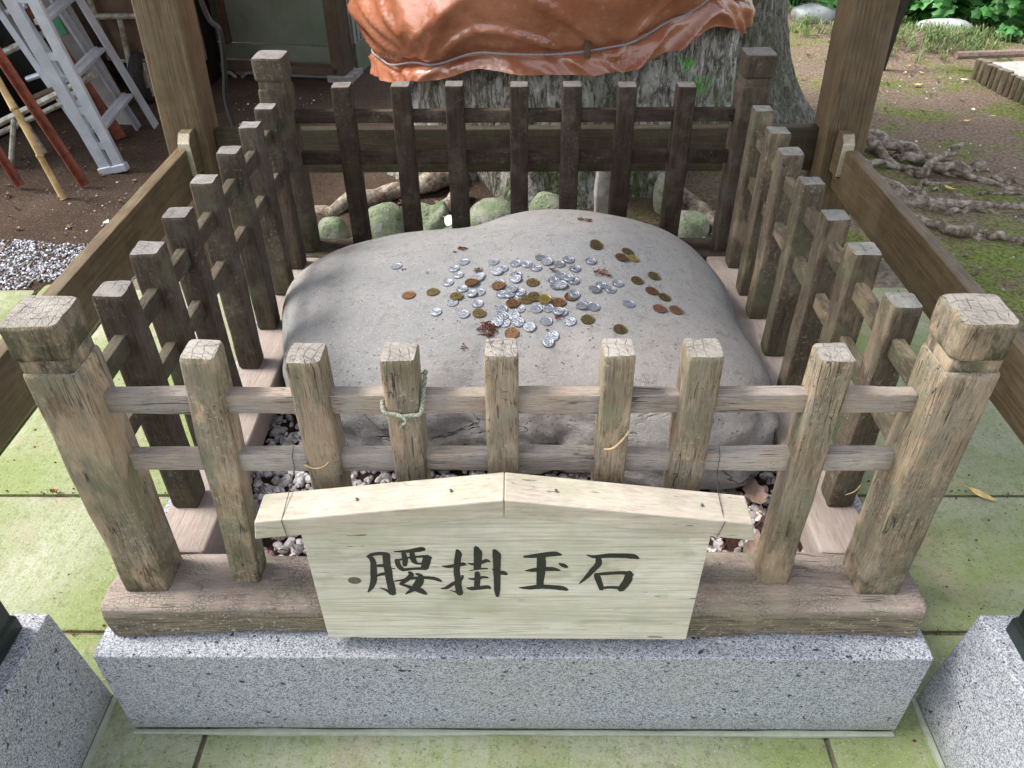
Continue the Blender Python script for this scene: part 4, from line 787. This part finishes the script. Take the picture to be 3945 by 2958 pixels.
def tarp_pt(a,dz=0,dr=.0):
    rz=ropez(a)+dz; return ((.955*(.775+dr)*1.02)*math.cos(a)-.04,(.775+dr)*math.sin(a),rz)
obj('binding_rope',MB().tube([tarp_pt(2*math.pi*k/160,0,.016) for k in range(161)],.0036,7),M['rope_white'],tp)
e0=tarp_pt(R(-20),0,.02); obj('rope_end',MB().tube(smooth_path([e0,(e0[0]+.03,e0[1]-.01,e0[2]+.03),(e0[0]+.075,e0[1]-.01,e0[2]+.0),(e0[0]+.09,e0[1],e0[2]-.05)]),.006,7),M['rope_white'],tp)
bt=tarp_pt(R(-84),.0,.012); obj('wooden_toggle',MB().box(bt[0]-.012,bt[0]+.008,bt[1]-.02,bt[1]-.004,bt[2]-.02,bt[2]+.09),M['cardboard'],tp,smooth=False,bevel=.003)
# ================================================================ MOSSY STONES BEHIND THE FENCE
def rock(x,y,z,sx,sy,sz,seed,label,mat='moss_stone',name='mossy_stone',group='round mossy stones behind the fence',amp=.07,cat='stone'):
    mb=MB(); rings=[]; n=28; rr=[]
    for i in range(1,18):
        ph=math.pi*i/18; ring=[]
        for k in range(n):
            a=2*math.pi*k/n; d=Vector((math.sin(ph)*math.cos(a),math.sin(ph)*math.sin(a),-math.cos(ph))); e=1+amp*2*mn.noise(d*1.3+Vector((seed*5,0,0)))+amp*.3*mn.noise(d*5+Vector((seed,9,0)))
            sg=lambda q:math.copysign(abs(q)**.85,q); ring.append((sx*sg(d.x)*e,sy*sg(d.y)*e,sz*sg(d.z)*e))
        rings.append(ring)
    mb.loft(rings); return obj(name,mb,M[mat],loc=(x,y,z),label=label,cat=cat,group=group,ang=1.5)
rock(-.635,1.70,-.262,.055,.06,.075,1,'small round mossy stone farthest left, beside the left back corner post')
rock(-.455,1.755,-.262,.080,.075,.105,2,'large round mossy stone with a white scrap on its face')
rock(-.545,1.68,-.29,.05,.04,.04,3,'low mossy stone between the two round ones on the left')
rock(-.285,1.76,-.262,.060,.05,.095,4,'angular pale green stone with a broken edge, third gap of the back pickets',amp=.2)
rock(-.225,1.72,-.27,.045,.05,.05,12,'dark low stone with a white chip on top beside the angular green one')
rock(-.085,1.79,-.262,.085,.075,.095,5,'broad pale mossy stone right of the white chip')
rock(.11,1.84,-.245,.065,.06,.085,6,'pale grey-green stone rising behind the crest of the boulder')
leafp=lambda *a,**k: leaf(*a,**k)
leaf('petal_white',-.467,1.668,-.205,.055,.016,1.35,'white scrap stuck on the large round mossy stone',tilt=(1.1,0),curl=.15,seed=20)
leaf('petal_white',-.225,1.675,-.185,.055,.022,-1.0,'white chip in the gap by the angular green stone',tilt=(1.0,0),curl=.15,seed=21)
leaf('leaf_yellow',-.38,1.90,-.21,.03,.012,.6,'tan leaf behind the round mossy stones',tilt=(.6,0),seed=22)
obj('concrete_stub',bar(.10,.09,.30,'Z',r=.008,wear=.004,seed=77,nz=10),M['concrete'],loc=(.33,1.86,-.36),label='square grey concrete stub behind the fence in front of the trunk',cat='marker post')
rock(.62,1.83,-.29,.07,.05,.06,8,'rough mottled stone at the foot of the right side of the trunk')
rock(.56,2.0,-.24,.05,.05,.09,9,'narrow mossy lump against the trunk near the right back post')
# ================================================================ SHED
sh=thing('storage_shed',(-1.62,3.78,-.33),'old timber shed with a grey-green panelled door and ribbed side wall behind the left post','shed',rot=(0,0,R(-9.5)))
def H_(n,x0,x1,y0,y1,z0,z1,mat,parent=None,b=.004): return obj(n,MB().box(x0,x1,y0,y1,z0,z1),mat,sh if parent is None else parent,smooth=False,bevel=b)
# local: x along the front, y backwards, z up from the earth
H_('door_panel',-.10,.62,.085,.10,.17,2.1,M['panel_grey'])
H_('door_rail',-.10,.62,.055,.084,.09,.168,M['panel_grey'])
H_('door_stile',-.02,.02,.05,.084,.169,2.1,wm('shed','Z'))
H_('threshold',-.20,.66,-.03,.05,.045,.085,wm('shed','X'))
H_('corner_post',.625,.70,-.03,.12,.05,2.2,wm('shed','Z'))
H_('frame_post',-.16,-.105,-.0,.12,.05,2.2,wm('shed','Z'))
H_('footing_stone',.60,.74,-.05,.14,-.05,.048,M['concrete'])
H_('footing_beam',-.2,.598,.02,.1,-.06,.043,M['concrete'])
mb=MB()
for i in range(38): mb.box(.705,.712 if i%2 else .718,.12+.03*i,.12+.03*i+.0299,.18,2.1)
obj('ribbed_panel',mb,M['corrugated'],sh,smooth=False)
H_('side_footing',.70,.722,.12,1.3,-.05,.178,M['panel_grey'])
for i in range(9): H_('wall_board',-.165-.155*(i+1),-.165-.155*i-.006,.10,.12,-.02,2.1,wm('shed','Z'),b=.002)
H_('eave',-1.75,.95,-.55,1.4,1.95,2.0,wm('shed','X'))
obj('floor_vent',MB().tube([(-.02+.07*math.cos(a),-.02,.0+.045*math.sin(a)) for a in [math.pi*k/10 for k in range(11)]],.012,6).tube([(.16+.07*math.cos(a),-.02,.0+.045*math.sin(a)) for a in [math.pi*k/10 for k in range(11)]],.012,6),M['concrete'],sh)
obj('garden_hose',MB().tube(smooth_path([(-1.16,2.30,.60),(-1.12,2.30,.33),(-1.085,2.30,.27),(-1.10,2.30,.13),(-1.12,2.30,.02),(-1.10,2.28,-.10),(-1.03,2.24,-.30)]),.010,8),M['hose_black'],label='thin black hose hanging beside the left timber post',cat='hose')
# added lean-to: unseen roof and dark boards put up to shade the ladder corner
lt=thing('added_shade_lean_to',(-2.6,3.2,-.33),'added lean-to with unseen roof, darkening the ladders and poles at the left','shelter')
for x,y in ((-3.6,2.35),(-3.6,4.1)): obj('shade_roof_post',bar(.08,.08,1.55,'Z',nz=4),wm('shed','Z'),lt,loc=(x+2.6,y-3.2,0))
obj('shade_roof',MB().loft([[(x,y,z) for y,z in ((-.75,1.25),(1.3,1.75),(1.3,1.78),(-.75,1.28))] for x in (-1.3,.75)]),wm('shed','X'),lt,smooth=False)
for i in range(12): obj('wall_board',MB().box(-1.3+.155*i,-1.3+.155*i+.149,.76,.78,0,1.75),wm('shed','Z'),lt,smooth=False,bevel=.002)
for i in range(11): obj('wall_board',MB().box(-1.32,-1.30,-.85+.155*i,-.85+.155*i+.149,0,1.4),wm('shed','Z'),lt,smooth=False,bevel=.002)
rock(-2.75,3.0,-.30,.35,.30,.42,31,'black covered heap in the shadow behind the ladders','dark_cloth','covered_heap',None,.15,'heap')
rock(-2.45,3.35,-.30,.22,.22,.40,32,'smaller black covered bundle beside the brown board','dark_cloth','covered_heap',None,.2,'heap')
# ================================================================ LADDERS, POLES, CART
def rail3(mb,p,q,w,d,side=(0,1,0)):
    """channel section rail between p and q; w across the picture, d deep"""
    p,q=Vector(p),Vector(q); t=(q-p).normalized(); b=Vector(side); b=(b-t*b.dot(t)).normalized(); a=t.cross(b)
    prof=[(-w/2,-d/2),(w/2,-d/2),(w/2,-d/2+.004),(-w/2+.004,-d/2+.004),(-w/2+.004,d/2-.004),(w/2,d/2-.004),(w/2,d/2),(-w/2,d/2)]
    prof=prof[::-1]
    mb.loft([[tuple(o+a*x+b*y) for x,y in prof] for o in (p,q)]); return mb
def plank(p,q,w,d,side=(0,1,0)):
    p,q=Vector(p),Vector(q); t=(q-p).normalized(); b=Vector(side); b=(b-t*b.dot(t)).normalized(); a=t.cross(b)
    return MB().loft([[tuple(o+a*x+b*y) for x,y in ((-w/2,d/2),(w/2,d/2),(w/2,-d/2),(-w/2,-d/2))] for o in (p,q)])
LD=thing('step_ladder',(-1.71,2.65,-.31),'silver aluminium step ladder leaning left with three treads showing','ladder')
lo=Vector((-1.71,2.65,-.31))
def ext(p,q,k): p,q=Vector(p),Vector(q); return p+(q-p)*k
f1,t1=(-1.735,2.42,-.31),(-1.885,2.42,.36); f2,t2=(-1.675,2.42,-.30),(-1.800,2.42,.36); f3,t3=(-1.722,2.95,-.31),(-1.86,2.86,.29)
for i,(p,q) in enumerate(((f1,t1),(f2,t2))):
    q=ext(p,q,1.9); obj('side_rail',plank(tuple(Vector(p)-lo),tuple(q-lo),(.044 if i else .05),.022),M['ladder_metal'],LD,smooth=False,bevel=.002)
q=ext(f3,t3,1.9); mb=plank(tuple(Vector(f3)-lo),tuple(q-lo),.008,.055); obj('side_rail',mb,M['ladder_metal'],LD,smooth=False)
q=ext((-1.80,2.93,-.31),(-1.96,2.84,.29),1.9); obj('side_rail',plank(tuple(Vector((-1.80,2.93,-.31))-lo),tuple(q-lo),.012,.05),M['ladder_metal'],LD,smooth=False)
for zn in (-.14,.07,.28,.49):
    kx=(zn+.30)/.66; xn=-1.675-.125*kx; kf=(zn+.31)/.60; xf=-1.722-.138*kf; yf=2.95-.09*kf
    a=Vector((xn-.0,2.435,zn)); b=Vector((xf-.005,yf-.02,zn)); t=(b-a).normalized(); s=Vector((-1,-.05,0)).normalized()
    vv=[]; 
    for o in (a,b):
        for x,z in ((.0,-.014),(.0,.0),(.028,.0),(.032,.005),(.048,.005),(.048,-.014)): vv.append(tuple(o+s*x+Vector((0,0,z))-lo))
    m_=MB().add(vv,[(0,1,7,6)[::-1],(1,2,8,7)[::-1],(2,3,9,8)[::-1],(3,4,10,9)[::-1],(4,5,11,10)[::-1],(5,0,6,11)[::-1],(5,4,3,2,1,0)[::-1],(6,7,8,9,10,11)[::-1]])
    obj('tread',m_,M['ladder_metal'],LD,smooth=False,bevel=.001)
for zn in (.155,-.055,-.2,.36):
    k=(zn+.31)/.67; obj('spacer',MB().box(-.03,.03,-.008,.008,-.015,.015),M['ladder_metal'],LD,loc=tuple(Vector((-1.705-.145*k,2.42,zn))-lo),smooth=False)
for p in (f1,f2): obj('rubber_foot',MB().box(-.033,.030,-.018,.018,-.012,.02),M['ladder_metal'],LD,loc=tuple(Vector(p)-lo),rot=(0,-.2,0),smooth=False,bevel=.004)
L2=thing('folded_ladder',(-2.12,2.72,-.31),'second pale metal ladder in the shadow at the top left corner','ladder'); l2=Vector((-2.12,2.72,-.31))
for dx in (0,.075): obj('side_rail',plank(tuple(Vector((-1.93+dx,2.72,-.31))-l2),tuple(Vector((-2.24+dx,2.72,.60))-l2),.03,.03),M['ladder_metal'],L2,smooth=False,bevel=.002)
for z in (-.02,.22,.46): obj('rung',MB().tube([tuple(Vector((-2.02-(z+.31)*.34,2.72,z))-l2),tuple(Vector((-1.84-(z+.31)*.34,2.74,z+.05))-l2)],.012,8),M['ladder_metal'],L2)
def stick(name,p,q,w,d,mat,label,cat,k=1.0,channel=False):
    p=Vector(p); q=ext(p,q,k)
    if channel:
        mb=plank((0,0,0),tuple(q-p),w,.004); s=(q-p).normalized(); m2=plank(tuple(Vector((-.006,-.012,0))),tuple(q-p+Vector((-.006,-.012,0))),.006,.024); mb.add(m2.v,m2.f)
    else: mb=plank((0,0,0),tuple(q-p),w,d)
    return obj(name,mb,M[mat],loc=tuple(p),smooth=False,bevel=.002 if not channel else 0,label=label,cat=cat)
stick('angle_iron',(-1.765,2.27,-.31),(-1.915,2.27,.21),.045,.03,'rust_red','red-brown angle iron leaning between the ladder and the bamboo pole','pole',1.9,True)
stick('angle_iron',(-2.03,2.27,-.31),(-2.12,2.27,.10),.035,.03,'rust_red','short dark red iron bar at the left edge behind the bamboo pole','pole',1.5,True)
stick('timber_board',(-1.83,2.80,-.31),(-2.045,2.80,.28),.05,.02,'rust_red','dark red painted strip seen through the ladder beside the grey board','board',1.8)
stick('timber_board',(-1.90,3.02,-.33),(-2.055,3.02,.24),.115,.02,'grey_board','wide grey board with green tape leaning behind the step ladder','board',1.9)
o=stick('timber_board',(-2.03,2.86,-.12),(-2.15,2.82,.26),.05,.03,'cardboard','rough brown batten leaning left of the step ladder','board',1.8)
obj('green_tape',MB().box(-.016,.016,-.001,.001,-.035,.035),M['green_tape'],loc=(-2.055,3.005,.125),rot=(0,-.27,0),smooth=False,label='strip of green tape on the wide grey board behind the ladder',cat='tape')
# bamboo
bp=thing('bamboo_pole',(-1.795,2.14,-.31),'yellow bamboo pole leaning at the far left in front of the red-brown iron','pole')
p,q=Vector((0,0,0)),Vector((-.165,0,1.05)); t=(q-p).normalized(); P=[];rs=[]
for i in range(6):
    for s,rr in ((0,.0145),(.04,.0125),(.5,.0122),(.96,.0125)): P.append(p+t*(i*.18+s*.18)+Vector((.002*math.sin(i*2),0,0))); rs.append(rr)
obj('culm',MB().tube(P,rs,10),M['bamboo'],bp)
for i in range(1,6): obj('node_ring',MB().tube([p+t*(i*.18-.004),p+t*(i*.18+.004)],.0148,10),M['bamboo_node'],bp)
# pipe frame
pf=thing('pipe_frame',(-2.05,2.5,-.31),'rusty white painted pipe frame behind the bamboo pole','frame'); po=Vector((-2.05,2.5,-.31))
def pipe(n,pts,r,par,org,mat='pipe_white'): return obj(n,MB().tube([tuple(Vector(a)-org) for a in pts],r,8),M[mat],par)
pipe('pipe',[(-2.45,2.5,-.26),(-2.16,2.5,-.13),(-1.84,2.52,.0),(-1.72,2.54,.05)],.014,pf,po)
pipe('pipe',[(-2.47,2.56,-.29),(-2.14,2.56,-.165),(-1.80,2.58,-.03)],.011,pf,po)
pipe('brace',[(-2.10,2.5,-.115),(-2.18,2.48,-.31)],.011,pf,po)
pipe('upright',[(-2.10,2.62,-.31),(-2.26,2.66,.20),(-2.32,2.66,.5)],.013,pf,po)
pipe('cross_pipe',[(-2.20,2.74,.08),(-1.98,2.76,.16)],.015,pf,po)
pipe('rusty_pipe',[(-2.12,2.7,-.10),(-1.90,2.72,-.02)],.014,pf,po,'cardboard'); pipe('rusty_pipe',[(-2.25,2.6,.27),(-2.05,2.7,.33)],.014,pf,po,'rust_red')
# hand cart
ct=thing('hand_cart',(-1.95,3.3,-.31),'old hand cart with peeling white pipe frame and a rubber tyre behind the left post','cart'); co=Vector((-1.95,3.3,-.31))
pipe('frame_pipe',smooth_path([(-2.12,3.3,.33),(-2.04,3.3,.20),(-2.03,3.3,.06),(-2.01,3.3,-.08)]),.014,ct,co)
pipe('frame_pipe',[(-2.03,3.3,.10),(-1.62,3.3,.105)],.014,ct,co); pipe('frame_pipe',[(-2.00,3.3,-.105),(-1.62,3.3,-.10)],.009,ct,co)
pipe('frame_pipe',[(-1.915,3.3,.09),(-1.93,3.3,-.10),(-1.945,3.3,-.23)],.013,ct,co); pipe('frame_pipe',[(-1.835,3.25,-.1),(-1.83,3.25,-.26)],.008,ct,co)
obj('cart_panel',MB().box(-.10,.40,.03,.04,.20,.62),M['cardboard'],ct,smooth=False)
wh=obj('wheel',MB().loft([[(x,.055*math.cos(a),.055*math.sin(a)) for a in [2*math.pi*k/20 for k in range(20)]] for x in (-.012,.012)]),M['pipe_white'],ct,loc=(.06,.03,.12))
rings=[]
for k in range(40):
    a=2*math.pi*k/40; rings.append([((.034*math.cos(b)),(.092+.030*math.sin(b)+(.003 if k%2 and math.sin(b)>.5 else 0))*math.cos(a),(.092+.030*math.sin(b)+(.003 if k%2 and math.sin(b)>.5 else 0))*math.sin(a)) for b in [2*math.pi*j/14 for j in range(14)]])
rings.append(rings[0]); obj('tyre',MB().loft(rings,close=False),M['rubber'],wh,ang=.5)
obj('carton',MB().box(-.22,.20,-.15,.15,0,.20),M['cardboard'],loc=(-1.85,3.62,.12),smooth=False,bevel=.01,label='brown box resting on top of the hand cart behind the left post',cat='box')
obj('cart_shelf',MB().box(-.22,.20,-.16,.16,-.43,-.01),M['dark_cloth'],loc=(-1.85,3.64,.12),smooth=False,label='dark crate under the brown box behind the hand cart',cat='crate')
# ================================================================ LOOSE GROUND DETAIL
def inleft(x,y): return (x<-1.25 and y>1.42 and mn.noise(Vector((x*3,y*3,0)))+1.6-abs(y-1.55)*3.2-(0 if x>-2.6 else 1)>.75)
obj('gravel_patch',scatter(14000,(-2.4,-1.2,1.42,2.15),(.002,.006),11,lambda x,y:gh(x,y)+.002,inleft),M['chips'],kind='stuff',ang=1.2,label='pale grey crushed gravel spilling over the dark soil left of the pavement',cat='gravel')
obj('yard_litter',scatter(900,(-2.6,-1.0,1.6,3.4),(.002,.006),12,lambda x,y:gh(x,y)+.0,lambda x,y:mn.noise(Vector((x*1.7,y*1.7,3)))+.5*mn.noise(Vector((x*5,y*5,3)))>.05),M['chips'],kind='stuff',ang=1.2,label='scattered pale chips on the dark soil under the ladders',cat='gravel')
obj('yard_litter',scatter(1700,(1.25,4.2,1.2,5.2),(.002,.007),13,lambda x,y:gh(x,y)+.0,lambda x,y:mn.noise(Vector((x*1.7,y*1.7,3)))+.5*mn.noise(Vector((x*5,y*5,3)))>.05),M['gravel'],kind='stuff',ang=1.2,label='small pebbles and bits strewn on the bare earth at the right',cat='gravel')
obj('yard_litter',scatter(1200,(-1.0,1.2,1.64,2.1),(.003,.009),14,lambda x,y:gh(x,y)+.0,lambda x,y:mn.noise(Vector((x*1.7,y*1.7,3)))+.5*mn.noise(Vector((x*5,y*5,3)))>.05),M['gravel'],kind='stuff',ang=1.2,label='bits of gravel on the soil behind the fence',cat='gravel')
def strew(n,region,mats,L_,seed):
    r_=random.Random(seed); mb=MB()
    for _ in range(n):
        x=r_.uniform(*region[:2]); y=r_.uniform(*region[2:]); lm=leafmesh(L_*r_.uniform(.5,1.3),L_*.3*r_.uniform(.5,1.2),r_.uniform(.2,.9),r_.randrange(99),n=4)
        e=Matrix.Rotation(r_.uniform(0,6.28),3,'Z')@Matrix.Rotation(r_.uniform(-.4,.4),3,'X'); z=gh(x,y)+.006; mb.add([tuple(e@Vector(p)+Vector((x,y,z))) for p in lm.v],lm.f)
    return mb
obj('leaf_litter',strew(150,(1.3,4.0,3.4,5.6),None,.035,1),M['leaf_brown'],kind='stuff',ang=2,label='brown leaf litter along the foot of the green bushes',cat='leaves')
obj('leaf_litter',strew(70,(-2.2,-1.1,1.7,3.0),None,.03,2),M['leaf_brown'],kind='stuff',ang=2,label='brown leaf litter below the ladders',cat='leaves')
obj('leaf_litter',strew(45,(1.3,2.6,1.5,3.4),None,.028,3),M['leaf_pale'],kind='stuff',ang=2,label='pale leaf bits among the roots at the right',cat='leaves')
obj('leaf_litter',strew(60,(-1.0,1.0,1.65,2.1),None,.03,4),M['leaf_brown'],kind='stuff',ang=2,label='leaf litter on the soil behind the fence',cat='leaves')
YL=[(2.10,3.50,.055,.1,'longest pale yellow leaf on the bare earth, just right of the dark leaning pole'),(2.12,3.72,.032,.8,'left one of two yellow leaves side by side near the dark pole'),(2.20,3.70,.035,2.,'right one of two yellow leaves side by side near the dark pole'),(2.10,2.93,.045,.2,'bright yellow folded leaf in the middle of the bare earth'),(2.27,3.02,.03,.1,'small yellow leaf right of the folded one on the bare earth'),(1.70,2.17,.05,-.9,'narrow yellow leaf just in front of the broken root end'),(2.08,2.02,.032,.2,'yellow leaf near the right edge among the surface roots'),(2.19,3.85,.028,.4,'small yellow leaf at the foot of the grass mound')]
for i,(x,y,l,a,t) in enumerate(YL): leaf('leaf_yellow',x,y,gh(x,y)+.012,l,l*.26,a,t,curl=.25,seed=40+i)
WP=[(2.08,3.98,.035,'white petal beside the foot of the dark pole'),(2.10,4.28,.035,'white petal farther back near the grass mound'),(2.36,3.55,.04,'white petal at the near end of the log edging'),(2.22,3.12,.03,'white petal on the bare earth near the log edging'),(-1.38,2.36,.035,'white chip on the dark soil right of the ladder feet'),(-1.98,1.83,.03,'white chip on the soil above the gravel at far left'),(-1.52,1.90,.035,'pale chip on the soil beside the left side rail')]
for i,(x,y,l,t) in enumerate(WP): leaf('petal_white',x,y,gh(x,y)+.010,l,l*.35,i*1.3,t,curl=.4,seed=60+i)
# dark leaning pole
obj('leaning_pole',bar(.062,.05,1.6,'Z',r=.006,nz=8),wm('pole','Z'),loc=(2.0,3.8,-.36),rot=(0,.075,0),label='dark slanting timber prop right of the right pavilion post',cat='pole')
# log edging and the paved strip behind it
le=thing('log_edging',(2.5,3.3,-.33),'low edging of upright brown half-logs at the right edge','edging')
n=17; A=Vector((2.45,3.60)); B=Vector((2.56,2.90))
for i in range(n):
    p=A.lerp(B,i/(n-1)); hgt=.125+.01*mn.noise(Vector((i*3.3,0,0)))
    obj('log',bar(.046,.046,hgt,'Z',r=.0225,wear=.003,seed=300+i,nz=6,dome=.008),wm('edge','Z'),le,loc=(p.x-2.5,p.y-3.3,0))
mb=MB(); 
mb.loft([[(2.485,3.64,z),(2.595,2.85,z),(3.6,3.05,z),(3.5,3.78,z)] for z in (-.4,-.235)]); obj('paved_strip',mb,M['concrete_pale'],kind='structure',smooth=False)
obj('kerb_pole',MB().tube([(2.40,3.78,-.235),(3.6,3.86,-.22)],.022,8),M['leaf_pale'],label='thin pinkish rod lying along the back of the paved strip',cat='rod')
rock(2.66,4.52,-.27,.17,.09,.05,41,'long flat white stone at the foot of the bushes',mat='white_stone',name='white_stone',group='white stones by the bushes')
rock(2.28,4.80,-.27,.07,.06,.05,42,'small white stone beside the dark pole',mat='white_stone',name='white_stone',group='white stones by the bushes')
rock(1.94,4.85,-.26,.14,.09,.065,43,'white stone seen between the tree stem and the right post',mat='white_stone',name='white_stone',group='white stones by the bushes')
# grass
mb=MB(); r_=random.Random(5)
for _ in range(150):
    x=r_.gauss(2.45,.25); y=r_.gauss(4.18,.12); b=blades(7,(x,y,gh(x,y)),.06,.07,r_.randrange(9999),.003,.45); mb.add(b.v,b.f)
for _ in range(110):
    x=r_.uniform(1.75,3.6); y=r_.uniform(4.45,4.8); b=blades(6,(x,y,gh(x,y)),.06,.09,r_.randrange(9999),.003,.4); mb.add(b.v,b.f)
obj('grass_tuft',mb,M['grass_blade'],kind='stuff',ang=3,label='pale tufted grass on the low mound and along the bushes',cat='grass')
mb=MB()
for _ in range(320):
    x=r_.uniform(1.3,3.2); y=r_.uniform(1.2,3.4)
    if mn.noise(Vector((x*1.6,y*1.6,8)))<.12 and math.hypot(x-1.85,y-1.4)>.4: continue
    b=blades(4,(x,y,gh(x,y)-.002),.012,.010,r_.randrange(9999),.0012,.3); mb.add(b.v,b.f)
obj('moss_tuft',mb,M['grass_blade'],kind='stuff',ang=3,label='tiny moss blades on the bare earth at the right',cat='moss')
# bushes
def foliage(c,rad,n,size,seed,lob=5):
    r_=random.Random(seed); mb=MB(); cl=[(Vector((r_.gauss(0,.5),r_.gauss(0,.5),r_.uniform(-.1,.9))),r_.uniform(.18,.45)) for _ in range(16)]
    for _ in range(n):
        o,rr=cl[r_.randrange(16)]; d=Vector((r_.gauss(0,1),r_.gauss(0,1),r_.gauss(0,1))).normalized()*rr*r_.uniform(.6,1)
        p=Vector(((o.x+d.x)*rad[0],(o.y+d.y)*rad[1],(o.z+d.z)*rad[2]))
        if p.z<0: p.z=-p.z*.3
        s=size*r_.uniform(.5,1.25); nrm=(Vector((d.x*.8,d.y*.8-.25,abs(d.z)+.7))+Vector((r_.gauss(0,.3),r_.gauss(0,.3),0))).normalized(); q=nrm.to_track_quat('Z','Y').to_matrix()@Matrix.Rotation(r_.uniform(0,6.28),3,'Z')
        v=[(0,0,.12*s)]; m_=lob*2
        for k in range(m_): a=2*math.pi*k/m_; rd=s*(1. if k%2==0 else .72)*(1.15 if k==0 else 1); v.append((rd*math.cos(a),rd*.85*math.sin(a),-.05*s))
        mb.add([tuple(q@Vector(w)+p) for w in v],[(0,1+k,1+(k+1)%m_) for k in range(m_)])
    return mb
BS=[((1.90,5.15),(.45,.40,.50),520,.055,'leaf_green','broad-leaved bush between the tree stem and the right post'),((2.70,4.93),(.52,.30,.48),1000,.058,'leaf_green','bright broad-leaved bush just right of the dark pole'),((3.38,4.72),(.52,.34,.48),1000,.050,'leaf_green','dense green bush in the top right corner'),((3.15,5.9),(.8,.5,.9),560,.06,'leaf_deep','deep green bush behind the two brighter ones'),((2.2,6.1),(.9,.5,.9),560,.06,'leaf_deep','deep green bush far back behind the right post'),((4.2,5.4),(.6,.5,.6),350,.05,'leaf_green','green bush beyond the right edge of the paved strip')]
for i,((x,y),rad,n,s,mt,t) in enumerate(BS):
    b=thing('bush',(x,y,gh(x,y)),t,'bush','bushes at the back of the yard')
    obj('foliage',foliage(None,rad,n,s,i+1),M[mt],b,smooth=False)
    st=MB()
    for k in range(7): a=k*.9; st.tube([(0,0,-.05),(.25*rad[0]*math.cos(a),.25*rad[1]*math.sin(a),rad[2]*.5),(.5*rad[0]*math.cos(a),.5*rad[1]*math.sin(a),rad[2]*.9)],.006,5)
    obj('stems',st,wm('pole','Z'),b)
LP=[(3.05,4.62,.14,.10,.09,'low leafy plant with pale rounded leaves at the right edge'),(2.85,4.78,.20,.12,.14,'low bright seedling patch right of the flat white stone'),(3.35,4.72,.22,.14,.14,'low bright seedling patch at the far right under the bushes'),(2.95,4.33,.11,.08,.07,'tiny clover-like plant near the end of the pinkish rod')]
for i,(x,y,a,b_,c,t) in enumerate(LP): obj('low_plant',foliage(None,(a,b_,c),70,.026,90+i,lob=4),M['leaf_green'],loc=(x,y,gh(x,y)),smooth=False,kind='stuff',label=t,cat='plant',group='low plants in front of the bushes')
